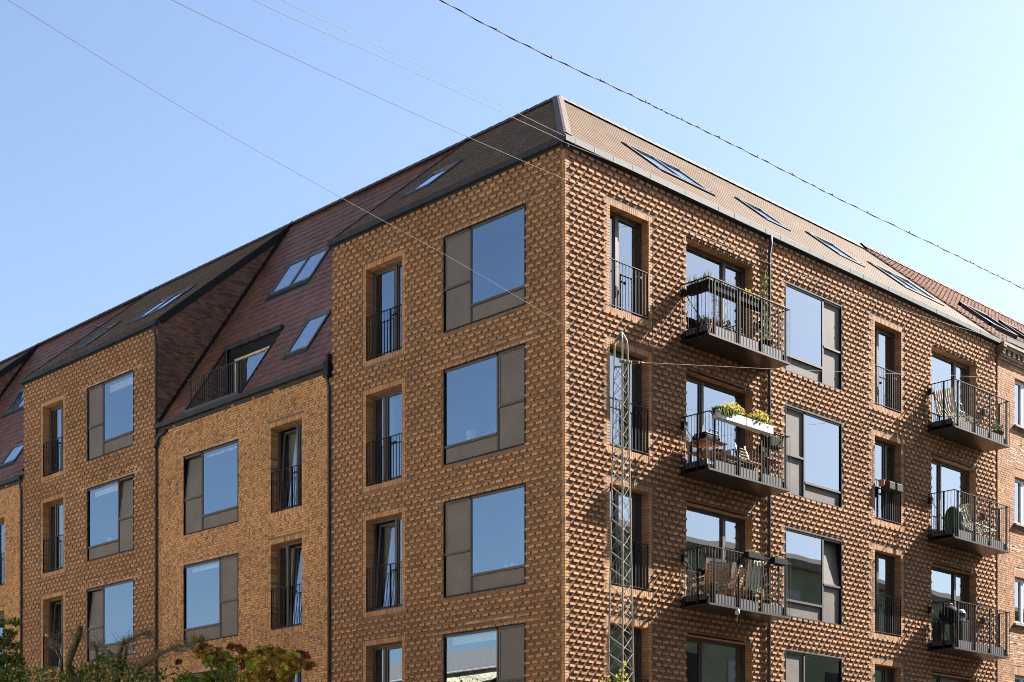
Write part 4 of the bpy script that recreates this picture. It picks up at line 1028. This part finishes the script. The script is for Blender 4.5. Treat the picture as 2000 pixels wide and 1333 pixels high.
# ================================================================== things on the balconies
FL = [z + .13 for z in ZB]; RT = [z + 1.34 for z in ZB]
def pot(mb, c, r0, r1, h): mb.lathe(c, [(r0, 0), (r1, h), (r1 * 1.04, h), (r1 * 1.04, h - .03), (r1 * .85, h - .03)], 14)
def potted(name, label, cat, c, r0, r1, h, m, leaves, lm, group=None, shape=OVAL, lname='foliage'):
    t = thing(name, label, cat, c, group); mb = MB(); pot(mb, c, r0, r1, h); mb.build('pot', m, t, smooth=False)
    leaf_mesh(leaves, shape, lm, lname, t); return t
def trough(name, label, v0, v1, d0, d1, zb_, h, m, leaves, lm, shape=OVAL, group=None, hooks=True, lname='foliage'):
    t = thing(name, label, 'planter', ((d0 + d1) / 2, (v0 + v1) / 2, zb_), group)
    mb = MB(frame_right, True); mb.box(v0, v1, d0, d0 + .012, zb_, zb_ + h).box(v0, v1, d1 - .012, d1, zb_, zb_ + h).box(v0, v0 + .012, d0 + .012, d1 - .012, zb_, zb_ + h).box(v1 - .012, v1, d0 + .012, d1 - .012, zb_, zb_ + h).box(v0 + .012, v1 - .012, d0 + .012, d1 - .012, zb_, zb_ + .015)
    mb.build('box', m, t)
    MB(frame_right, True).box(v0 + .012, v1 - .012, d0 + .012, d1 - .012, zb_ + .016, zb_ + h - .03).build('soil', M_DARKGAP, t)
    leaf_mesh(leaves, shape, lm, lname, t, 'stuff' if lname == 'flowers' else None); return t
v0, v1 = BAL1
# --- top balcony
z = RT[0]
trough('balcony_planter', 'black planter hung inside the short left rail of the top middle balcony', v0 + .04, v0 + .22, .16, .80, z - .25, .2, M_BLACKPOT, blades((.48, v0 + .13, z - .06), .3, .07, 130, .26), M_DRYGRASS, BLADE, 'balcony planters')
trough('balcony_planter', 'black planter inside the front rail of the top middle balcony, left half, with grasses', v0 + .22, v0 + 1.42, .62, .81, z - .25, .2, M_BLACKPOT, blades((.72, v0 + .8, z - .06), .07, .55, 130, .20) + clump((.72, v0 + 1.2, z + .03), (.07, .1, .08), 20, .06), M_DRYGRASS, BLADE, 'balcony planters')
trough('balcony_planter', 'black planter inside the front rail of the top middle balcony with bright yellow green leaves', v0 + 1.46, v0 + 2.2, .62, .81, z - .25, .2, M_BLACKPOT, clump((.72, v0 + 1.66, z + .06), (.08, .16, .10), 55, .075) + clump((.72, v0 + 2.0, z - .02), (.06, .2, .05), 30, .05), M_VINE, OVAL, 'balcony planters')
bamb = []
for i in range(10):
    h = 1.62 * (i + 1) / 10; bamb += clump((.5 + rng.uniform(-.05, .05), v1 - .55, FL[0] + .3 + h), (.22 - .014 * i, .26 - .016 * i, .06), 24, .15, .2, .6)
t = potted('tall_conifer', 'tall feathery young larch in a black pot at the right end of the top balcony', 'plant', (.5, v1 - .55, FL[0]), .15, .20, .36, M_BLACKPOT, bamb, M_PLANT, shape=[(0, -.5, 0), (.05, 0, .03), (0, .5, -.08), (-.05, 0, .03)])
MB().tube([(.5, v1 - .55, FL[0] + .3), (.5, v1 - .56, FL[0] + 2.0)], [.014, .004], 6).build('stem', M_TWIG, t)
potted('flower_pot', 'terracotta pot near the left rail of the top balcony', 'plant pot', (.45, v0 + .42, FL[0] + .08), .08, .125, .22, M_TERRA, clump((.45, v0 + .42, FL[0] + .36), (.12, .12, .1), 40, .09), M_PLANT, 'pots on the top balcony')
potted('flower_pot', 'grey pot of pale grasses in the left corner of the top balcony', 'plant pot', (.55, v0 + .16, FL[0] + .02), .09, .12, .2, M_GREYPOT, blades((.55, v0 + .16, FL[0] + .18), .1, .1, 90, .28), M_DRYGRASS, 'pots on the top balcony', BLADE)
potted('flower_pot', 'dark pot of dry lavender left of the middle of the top balcony', 'plant pot', (.4, v0 + .78, FL[0] + .05), .1, .14, .24, M_BLACKPOT, blades((.4, v0 + .78, FL[0] + .25), .12, .12, 90, .34), M_DRYGRASS, 'pots on the top balcony', BLADE)
potted('flower_pot', 'brown pot with bright green herb behind the front posts of the top balcony', 'plant pot', (.55, v0 + 1.05, FL[0] + .08), .09, .125, .22, M_STONE, clump((.55, v0 + 1.05, FL[0] + .40), (.12, .12, .12), 60, .075), M_PLANT, 'pots on the top balcony')
potted('flower_pot', 'wide dark pot with dull green shrub right of the herb pot on the top balcony', 'plant pot', (.5, v0 + 1.5, FL[0] + .04), .14, .18, .24, M_STONE, clump((.5, v0 + 1.5, FL[0] + .36), (.18, .18, .10), 80, .075), M_PLANT, 'pots on the top balcony')
# --- second balcony
z = RT[1]
for i, (a, b_, lab) in enumerate([(v0 + .10, v0 + 1.12, 'white planter hung outside the second balcony rail, left of the pair, with yellow flowers'), (v0 + 1.14, v0 + 2.18, 'white planter hung outside the second balcony rail, right of the pair, with yellow flowers')]):
    c_ = (BD + .11, (a + b_) / 2, z + .03); fl_ = clump((c_[0], a + .66, z + .15), (.13, .42, .17), 420, .06) + clump((c_[0], a + .4, z + .1), (.12, .34, .1), 110, .05)
    t = trough('white_planter', lab, a, b_, BD + .015, BD + .205, z - .17, .19, M_WHITE, fl_, M_YELLOW, OVAL, 'white planters on the second balcony', lname='flowers')
    leaf_mesh(clump((c_[0], (a + b_) / 2, z + .03), (.13, .50, .12), 300, .08) + (blades((c_[0], a + .25, z), .09, .24, 220, .26) if i == 0 else []), OVAL, M_PLANT, 'greenery', t)
trough('balcony_planter', 'dark planter on the right side rail of the second balcony with yellow green heads', v1 - .55, v1 - .08, .45, .7, z - .28, .22, M_BLACKPOT, clump((.58, v1 - .32, z - .04), (.1, .22, .05), 80, .05), M_VINE, OVAL, 'balcony planters')
TB = thing('balcony_table', 'small slatted wooden table at the left end of the second balcony', 'table', (.42, v0 + .42, FL[1]))
for i in range(6): MB(frame_right, True).box(v0 + .06, v0 + .82, .12 + i * .105, .12 + i * .105 + .09, FL[1] + .60, FL[1] + .625).build('slat', M_WOOD, TB)
for a in (v0 + .1, v0 + .74):
    for d in (.14, .68): MB(frame_right, True).box(a, a + .04, d, d + .04, FL[1], FL[1] + .60).build('leg', M_WOODPALE, TB)
MB(frame_right, True).box(v0 + .1, v0 + .78, .15, .69, FL[1] + .36, FL[1] + .385).build('lower_shelf', M_WOOD, TB)
GR = thing('table_grill', 'black folding table grill lying on the slatted wooden table', 'grill', (.42, v0 + .45, FL[1] + .63))
MB(frame_right, True).box(v0 + .16, v0 + .72, .22, .62, FL[1] + .63, FL[1] + .78).build('body', M_BLACKPOT, GR, bevel=.03)
mb = MB(frame_right, True); mb.box(v0 + .20, v0 + .70, .24, .60, FL[1] + .782, FL[1] + .83); mb.build('lid', M_BLACK, GR, bevel=.02)
MB().tube([(.62, v0 + .30, FL[1] + .83), (.64, v0 + .32, FL[1] + .88), (.64, v0 + .58, FL[1] + .88), (.62, v0 + .60, FL[1] + .83)], .012, 6).build('handle', M_BLACK, GR)
BN = thing('balcony_bench', 'long low slatted wooden bench behind the front bars of the second balcony', 'bench', (.55, v0 + 1.3, FL[1]))
for i in range(4): MB(frame_right, True).box(v0 + .72, v0 + 2.15, .38 + i * .085, .38 + i * .085 + .07, FL[1] + .38, FL[1] + .405).build('slat', M_WOOD, BN)
MB(frame_right, True).box(v0 + .72, v0 + 2.15, .36, .375, FL[1] + .28, FL[1] + .37).build('apron', M_WOOD, BN)
for a in (v0 + .78, v0 + 2.04):
    for d in (.40, .62): MB(frame_right, True).box(a, a + .05, d, d + .05, FL[1], FL[1] + .38).build('leg', M_WOOD, BN)
CUPM = mat('red enamel', (.16, .02, .02), .4)
t = thing('red_pot', 'small dark red pot on the left end of the slatted bench', 'pot', (.5, v0 + .88, FL[1] + .41)); mb = MB(); pot(mb, (.5, v0 + .88, FL[1] + .41), .06, .08, .12); mb.build('pot', CUPM, t)
t = thing('glass_jar', 'pale jar beside the red pot on the slatted bench', 'jar', (.55, v0 + 1.12, FL[1] + .41)); mb = MB(); mb.lathe((.55, v0 + 1.12, FL[1] + .41), [(.045, 0), (.05, .03), (.05, .12), (.038, .14), (.038, .16)], 12); mb.build('jar', M_WHITE, t)
ST = thing('folding_chair', 'folding wooden chair leaning at the brick wall on the second balcony', 'chair', (.3, v0 + 2.1, FL[1]))
for a in (v0 + 1.95, v0 + 2.32): MB().bar((.48, a, FL[1]), (.1, a, FL[1] + .95), .035, .02).build('leg', M_WHITE, ST)
for k in range(4): MB().bar((.22 - k * .03, v0 + 1.95, FL[1] + .62 + k * .08), (.22 - k * .03, v0 + 2.32, FL[1] + .62 + k * .08), .05, .012).build('slat', M_WOODPALE, ST)
MB(frame_right, True).box(v0 + 1.95, v0 + 2.32, .22, .52, FL[1] + .42, FL[1] + .445).build('seat', M_WOODPALE, ST)
SD = thing('side_table', 'small table with reddish top at the right end of the second balcony', 'table', (.45, v1 - .42, FL[1]))
MB(frame_right, True).box(v1 - .72, v1 - .12, .2, .72, FL[1] + .58, FL[1] + .61).build('table_top', mat('red stained wood', (.18, .05, .03), .5), SD)
for a in (v1 - .68, v1 - .2):
    for d in (.24, .64): MB(frame_right, True).box(a, a + .03, d, d + .03, FL[1], FL[1] + .58).build('leg', M_BLACK, SD)
t = MB(); t.bar((.25, v1 - .66, FL[1] + .05), (.65, v1 - .18, FL[1] + .5), .012); t.build('brace', M_BLACK, SD)
# --- third balcony
z = RT[2]
def lounge_chair(label, c, rz, cush, slats=True):
    """Slatted teak armchair; c = floor point under the seat, rz = facing."""
    t = thing('teak_armchair', label, 'chair', c, 'teak armchairs on the third balcony')
    M = Matrix.Translation(Vector(c)) @ Matrix.Rotation(rz, 4, 'Z'); W_ = .58
    def B(name, x, y, zz, sx, sy, sz, m, tilt=0.):
        MB().boxm(M @ Matrix.Translation((x, y, zz)) @ Matrix.Rotation(tilt, 4, 'X'), sx, sy, sz).build(name, m, t)
    for x in (-W_ / 2, W_ / 2):
        B('leg', x, .27, .20, .05, .05, .40, M_WOOD); B('leg', x, -.27, .42, .05, .05, .84, M_WOOD, R(8)); B('armrest', x, .02, .58, .07, .56, .025, M_WOOD)
    B('seat', 0, .02, .36, W_, .52, .03, M_WOOD)
    for k in range(7): B('slat', 0, -.30 - .013 * k, .45 + k * .068, W_ - .02, .016, .05, M_WOOD, R(10))
    B('seat_cushion', 0, .03, .42, W_ - .06, .50, .09, cush); B('back_cushion', 0, -.225, .70, W_ - .06, .09, .56, cush, R(9)); return t
lounge_chair('teak slatted armchair seen from behind, at the left end of the third balcony', (.45, v0 + .50, FL[2]), R(78), M_CUSHION)
lounge_chair('teak slatted armchair seen from behind, second from the left on the third balcony', (.42, v0 + 1.22, FL[2]), R(110), M_CUSHION)
CH_ = thing('cushioned_chair', 'teak chair with striped cream cushion on its back, right of two slatted armchairs', 'chair', (.42, v0 + 1.98, FL[2]))
for a in (v0 + 1.72, v0 + 2.22):
    for d in (.2, .66): MB(frame_right, True).box(a, a + .045, d, d + .045, FL[2], FL[2] + (.42 if d < .5 else .5)).build('leg', M_WOOD, CH_)
MB(frame_right, True).box(v0 + 1.72, v0 + 2.265, .2, .70, FL[2] + .40, FL[2] + .43).build('seat', M_WOOD, CH_)
MB().boxm(Matrix.Translation((.66, v0 + 1.99, FL[2] + .80)) @ Matrix.Rotation(R(9), 4, 'Y'), .10, .52, .70).build('back_cushion', M_CREAM, CH_, bevel=.03)
for k in range(4): MB().boxm(Matrix.Translation((.716, v0 + 1.80 + k * .125, FL[2] + .80)) @ Matrix.Rotation(R(9), 4, 'Y'), .006, .03, .64).build('stripe', M_WHITE, CH_)
MB(frame_right, True).box(v0 + 1.74, v0 + 2.25, .22, .66, FL[2] + .43, FL[2] + .52).build('seat_cushion', M_CUSHION, CH_, bevel=.03)
for a, b_, lab in [(v0 + 1.33, v0 + 1.93, 'black rail planter of reddish succulents at the middle of the third balcony'), (v0 + 2.36, v0 + 2.88, 'black rail planter of pale green succulents at the right of the third balcony')]:
    trough('balcony_planter', lab, a, b_, BD - .06, BD + .12, z - .10, .13, M_BLACKPOT, clump((BD + .03, (a + b_) / 2, z + .06), (.07, (b_ - a) / 2 - .04, .05), 150, .045), M_PINK if 'reddish' in lab else M_DRYGRASS, OVAL, 'balcony planters')
for i, (v, d, r_, lab) in enumerate([(v0 + .34, .72, .10, 'low yellow green plant behind the left bars of the third balcony'), (v0 + 1.75, .74, .10, 'low leafy plant between the chairs on the third balcony'), (v0 + 2.40, .70, .14, 'bushy bright green plant right of the cream cushioned chair')]):
    potted('floor_plant', lab, 'plant', (d, v, FL[2] + .06), .08, .11, .18, M_GREYPOT, clump((d, v, FL[2] + .34), (r_, r_, r_), 70, .08), M_PLANT, 'plants on the third balcony floor')
LM = thing('balcony_lamp', 'small round white lamp with pull cord under the third balcony', 'lamp', (BD - .05, v0 + 1.1, ZB[2] - .02))
p = on_right(1440, 1195, BD - .03)
mb = MB(); mb.lathe((p[0], p[1], p[2] - .08), [(.0, 0), (.05, .01), (.062, .06), (.055, .11), (.03, .15), (0, .152)], 14); mb.build('shade', M_WHITE, LM, smooth=True)
MB().tube([(p[0], p[1], p[2] - .08), (p[0], p[1] - .02, p[2] - .24)], .004, 4).build('cord', M_WHITE, LM)
MB().tube([(p[0], p[1], p[2] + .07), (p[0], p[1], ZB[2] + .01)], .012, 6).build('stem', M_WHITE, LM)
# --- right-hand balconies
v0, v1 = BAL2
def wire_chair(label, c, legrest):
    t = thing('garden_lounger', label, 'lounge chair', c); x, y, zf = c
    seat = MB()
    prof = [(y - .30, zf + 1.02), (y - .22, zf + .72), (y - .10, zf + .46), (y + .05, zf + .40), (y + .42, zf + .46), (y + .52, zf + .40)]
    for i in range(9):
        xx = x - .26 + i * .065; 
        for (a, b_) in zip(prof[:-1], prof[1:]): seat.bar((xx, a[0], a[1]), (xx, b_[0], b_[1]), .05, .012)
    seat.build('seat_shell', M_LIME, t)
    fr_ = MB()
    for xx in (x - .3, x + .3): fr_.tube([(xx, y - .30, zf + 1.02), (xx, y - .1, zf + .44), (xx, y + .5, zf + .44), (xx, y + .42, zf)], .014, 6); fr_.tube([(xx, y + .0, zf + .44), (xx, y - .28, zf)], .014, 6); fr_.tube([(xx, y - .2, zf + .66), (xx, y + .2, zf + .64), (xx, y + .3, zf + .44)], .014, 6)
    fr_.build('tube_frame', M_GREENFRAME, t)
    if legrest:
        lr = MB()
        for i in range(9): lr.bar((x - .26 + i * .065, y + .62, zf + .40), (x - .26 + i * .065, y + 1.12, zf + .36), .05, .012)
        lr.build('footrest', M_LIME, t); f2 = MB()
        for xx in (x - .28, x + .28): f2.tube([(xx, y + .62, zf + .38), (xx, y + .72, zf)], .013, 6); f2.tube([(xx, y + 1.12, zf + .34), (xx, y + 1.02, zf)], .013, 6)
        f2.build('footrest_frame', M_GREENFRAME, t)
    return t
wire_chair('cream slatted lounger with olive frame and footrest on the upper right balcony', (.42, v0 + .42, FL[0]), True)
potted('basket_plant', 'bushy green plant in a dark basket at the right end of the upper right balcony', 'plant', (.62, v1 - .33, FL[0] + .05), .14, .2, .24, M_BLACKPOT, clump((.62, v1 - .33, FL[0] + .40), (.2, .22, .14), 220, .07), M_PLANT)
# middle right balcony: perforated chaise and a covered seat
CS = thing('perforated_chaise', 'cream perforated chaise longue catching the sun on the middle right balcony', 'lounge chair', (.42, v0 + 1.4, FL[1]))
mb = MB(); pr_ = [(v0 + .98, FL[1] + .98), (v0 + 1.12, FL[1] + .74), (v0 + 1.3, FL[1] + .52), (v0 + 1.75, FL[1] + .56), (v0 + 2.0, FL[1] + .50), (v0 + 2.6, FL[1] + .46)]
for i in range(8):
    for a, b_ in zip(pr_[:-1], pr_[1:]): mb.bar((.16 + i * .075, a[0], a[1]), (.16 + i * .075, b_[0], b_[1]), .045, .012)
for k in range(14):
    t_ = k / 13 * (len(pr_) - 1); i = min(int(t_), len(pr_) - 2); u = t_ - i; yy, zz = lerp(pr_[i][0], pr_[i + 1][0], u), lerp(pr_[i][1], pr_[i + 1][1], u); mb.bar((.14, yy, zz), (.71, yy, zz), .05, .012)
mb.build('shell', M_LIME, CS); mb = MB()
for x in (.14, .71): mb.tube([(x, v0 + 1.0, FL[1] + .94), (x, v0 + 1.3, FL[1] + .5), (x, v0 + 2.6, FL[1] + .44), (x, v0 + 2.5, FL[1])], .014, 6); mb.tube([(x, v0 + 1.35, FL[1] + .5), (x, v0 + 1.2, FL[1])], .014, 6)
mb.build('tube_frame', M_GREENFRAME, CS)
CV = thing('covered_chair', 'chair under a dark green cover left of the perforated chaise', 'chair cover', (.42, v0 + .72, FL[1]))
mb = MB(); mb.lathe((.42, v0 + .72, FL[1]), [(.30, 0), (.31, .35), (.27, .62), (.2, .82), (.08, .92), (0, .93)], 12); mb.build('cover', M_DKGREEN, CV, smooth=True)
# lower right balcony: kettle grill and helmet on a box
KG = thing('kettle_grill', 'black kettle barbecue with round lid on the lower right balcony', 'grill', (.45, v0 + .42, FL[2]))
mb = MB(); mb.lathe((.45, v0 + .42, FL[2] + .62), [(.04, 0), (.2, .06), (.28, .18), (.29, .24)], 18); mb.build('bowl', M_BLACKPOT, KG, smooth=True)
mb = MB(); mb.lathe((.45, v0 + .42, FL[2] + .87), [(.295, 0), (.27, .12), (.18, .22), (.06, .27), (0, .275)], 18); mb.build('lid', M_BLACKPOT, KG, smooth=True)
MB().tube([(.5, v0 + .38, FL[2] + 1.13), (.5, v0 + .38, FL[2] + 1.19), (.5, v0 + .5, FL[2] + 1.19), (.5, v0 + .5, FL[2] + 1.13)], .012, 6).build('handle', M_WOOD, KG)
for a in range(3): MB().tube([(.45 + .12 * math.cos(a * 2.1), v0 + .42 + .12 * math.sin(a * 2.1), FL[2] + .68), (.45 + .26 * math.cos(a * 2.1), v0 + .42 + .26 * math.sin(a * 2.1), FL[2])], .012, 6).build('leg', M_GALV, KG)
CB = thing('storage_box', 'tall grey storage box under the white helmet on the lower right balcony', 'box', (.48, v0 + .92, FL[2]))
MB(frame_right, True).box(v0 + .72, v0 + 1.12, .28, .68, FL[2], FL[2] + .72).build('body', M_GREYPOT, CB, bevel=.02); MB(frame_right, True).box(v0 + .71, v0 + 1.13, .27, .69, FL[2] + .725, FL[2] + .77).build('lid', M_WHITE, CB, bevel=.015)
HM = thing('motorcycle_helmet', 'white helmet with dark visor resting on the grey storage box', 'helmet', (.5, v0 + .9, FL[2] + .775))
mb = MB(); mb.lathe((.5, v0 + .92, FL[2] + .775), [(.13, 0), (.165, .06), (.175, .14), (.155, .23), (.10, .30), (.0, .325)], 18); mb.build('shell', M_WHITE, HM, smooth=True)
mb = MB(); vs = []
for k in range(9):
    a = R(-60 + k * 15) - R(35); vs.append((.5 + .178 * math.cos(a), v0 + .92 + .178 * math.sin(a)))
for (x0, y0), (x1, y1) in zip(vs[:-1], vs[1:]): mb.quad((x0, y0, FL[2] + .86), (x1, y1, FL[2] + .86), (x1, y1, FL[2] + .97), (x0, y0, FL[2] + .97))
mb.build('visor', M_BLACKPOT, HM)
# pots hooked on a juliet railing
zr = rows_z(1) + .03 - FH + 1.06
t = thing('hanging_pot', 'small terracotta pot hooked on the railing of a second column french window', 'plant pot', (.1, 12.28, zr - .12), 'pots hooked on a railing'); mb = MB(); pot(mb, (.09, 12.28, zr - .17), .07, .09, .16); mb.build('pot', M_TERRA, t)
for i, v in enumerate((12.58, 12.96)):
    t = thing('hanging_pot', ['grey square pot hooked on the railing beside the small terracotta pot', 'grey square pot hooked on the railing, farthest from the terracotta pot'][i], 'plant pot', (.12, v, zr - .2), 'pots hooked on a railing')
    MB(frame_right, True).box(v - .15, v + .15, .012, .24, zr - .24, zr - .02).build('pot', M_GREYPOT, t, bevel=.02); MB(frame_right, True).box(v - .12, v + .12, -.04, .02, zr - .03, zr + .018).build('hook', M_BLACK, t)
    leaf_mesh(blades((.12, v, zr - .04), .08, .12, 10, .12), BLADE, M_DRYGRASS, 'foliage', t)

# ================================================================== behind the panes
def curtain(side, a0, a1, z0, z1, d, label, m=M_CURTAIN):
    fr = frame_left if side == 'L' else frame_right; c = fr(np.array([[(a0 + a1) / 2, d, z0]]))[0]
    mb = MB(fr, True); n = 40; V = []; F = []
    for i in range(n + 1):
        x = lerp(a0, a1, i / n); dd = d + .03 * math.sin(i * 1.55); V += [(x, dd, z0), (x, dd, z1)]
        if i: F.append((2 * i - 2, 2 * i, 2 * i + 1, 2 * i - 1))
    mb.add(V, F); o = mb.build('curtain', m); return tag(o, label, 'curtain', 'curtains behind the panes')
nth = ['top', 'second', 'third', 'fourth']
cols = {'corner': ('L', 5.355, 6.70, 'french window nearest the corner on the shaded side'), 'left': ('L', 21.57, 22.88, 'french window of the far left relief bay'), 'mid': ('L', 9.285, 10.63, 'french window of the plain brick bay'), 'near': ('R', 1.43, 2.75, 'french window nearest the corner on the sunny side')}
for key, (side, u0, u1, txt) in cols.items():
    for r in range(4):
        if key == 'mid' and r == 0: continue
        z1 = rows_z(r) - .08; z0 = z1 - FH + .16; a0, a1 = (-u1, -u0) if side == 'L' else (u0, u1)
        wl = (r % 2 == 0) if side == 'L' else (r % 2 == 1)
        if key == 'mid': wl = r % 2 == 1
        p, q = (a0 + .08, a0 + .45) if (r + len(key)) % 3 else (a1 - .5, a1 - .08)
        curtain(side, p, q, z0, z1, -.55, f'pale curtain behind the {nth[r]} {txt}')
def sill_pot(x, z, label, h=.2, r_=.09, d=-.35):
    c = frame_left(np.array([[x, d, z]]))[0]; t = thing('window_pot', label, 'pot', c, 'pots on inner window sills'); mb = MB(); mb.lathe(tuple(c), [(r_ * .8, 0), (r_, h), (r_ * .9, h), (r_ * .8, h * .8)], 12); mb.build('pot', M_WHITE, t); return t
z = rows_z(1) - WH + .44
sill_pot(-3.25, z, 'large white pot behind the second corner window pane', .30, .17); sill_pot(-2.78, z, 'small white pot right of the large pot behind the second corner window', .14, .07); sill_pot(-2.45, z, 'thin white vase at right behind the second corner window', .2, .045)
z = rows_z(2) - WH + .44
sill_pot(-2.12, z, 'left white cup behind the third corner window pane', .15, .07); sill_pot(-1.90, z, 'right white cup behind the third corner window pane', .15, .085)
sill_pot(-18.1 - 1.2, rows_z(1) - .06 - WH + .44, 'white cup on the inner sill of the far left bay', .22, .12)
c = frame_left(np.array([[-2.55, -.45, rows_z(2) - WH + .44]]))[0]; t = thing('window_plant', 'small palm plant behind the third corner window pane', 'plant', c); mb = MB(); pot(mb, tuple(c), .06, .08, .12); mb.build('pot', M_WHITE, t); leaf_mesh(blades((c[0], c[1], c[2] + .1), .02, .02, 40, .5, .5), BLADE, M_PLANT, 'fronds', t)
c = frame_left(np.array([[-1.36, -.5, rows_z(0) - WH + .42]]))[0]; mb = MB(); mb.add([(c[0] - .14, c[1], c[2]), (c[0] + .13, c[1], c[2]), (c[0] + .1, c[1] + .05, c[2] + .5), (c[0] - .16, c[1] + .05, c[2] + .52), (c[0] - .14, c[1] + .08, c[2]), (c[0] + .13, c[1] + .08, c[2]), (c[0] + .1, c[1] + .12, c[2] + .5), (c[0] - .16, c[1] + .12, c[2] + .52)], BOXF); o = mb.build('lamp_shade_panel', M_WHITE); o.name = 'white_cushion'; tag(o, 'white cushion standing at the right edge of the top corner window', 'cushion')
def blind(side, a0, a1, zt, h, label):
    fr = frame_left if side == 'L' else frame_right; mb = MB(fr, True); mb.box(a0, a1, -.22, -.205, zt - h, zt); o = mb.build('roller_blind', M_BLIND); tag(o, label, 'blind', 'roller blinds behind the panes'); return o
blind('L', -19.1, -17.5, rows_z(0) - .14, .22, 'half rolled white blind in the top wide window of the far left relief bay')
blind('L', -20.0, -18.4, rows_z(1) - .14, .16, 'half rolled white blind in the second wide window of the far left relief bay')
blind('L', -3.8, -2.1, rows_z(3) - .08, .16, 'half rolled white blind in the fourth corner window on the shaded side')
blind('L', -13.9, -12.2, rows_z(1) - .13, .06, 'rolled white blind in the upper wide window of the plain brick bay')
blind('L', -14.65, -13.05, rows_z(2) - .13, .10, 'rolled white blind in the lower wide window of the plain brick bay')
pl = thing('pendant_lamp', 'white glass pendant lamp seen through the top wide window on the sunny side', 'lamp', (-.6, 8.75, rows_z(0) - .9)); mb = MB(); mb.lathe((-.6, 8.75, rows_z(0) - .95), [(.10, 0), (.09, .06), (.05, .2), (.02, .3)], 12); mb.build('shade', M_WHITE, pl); MB().tube([(-.6, 8.75, rows_z(0) - .65), (-.6, 8.75, rows_z(0) + .1)], .006, 5).build('cord', M_BLACK, pl)
for o in list(S.objects):
    if o.parent is None and o.type not in ('CAMERA', 'LIGHT'): o.location.z += EYE
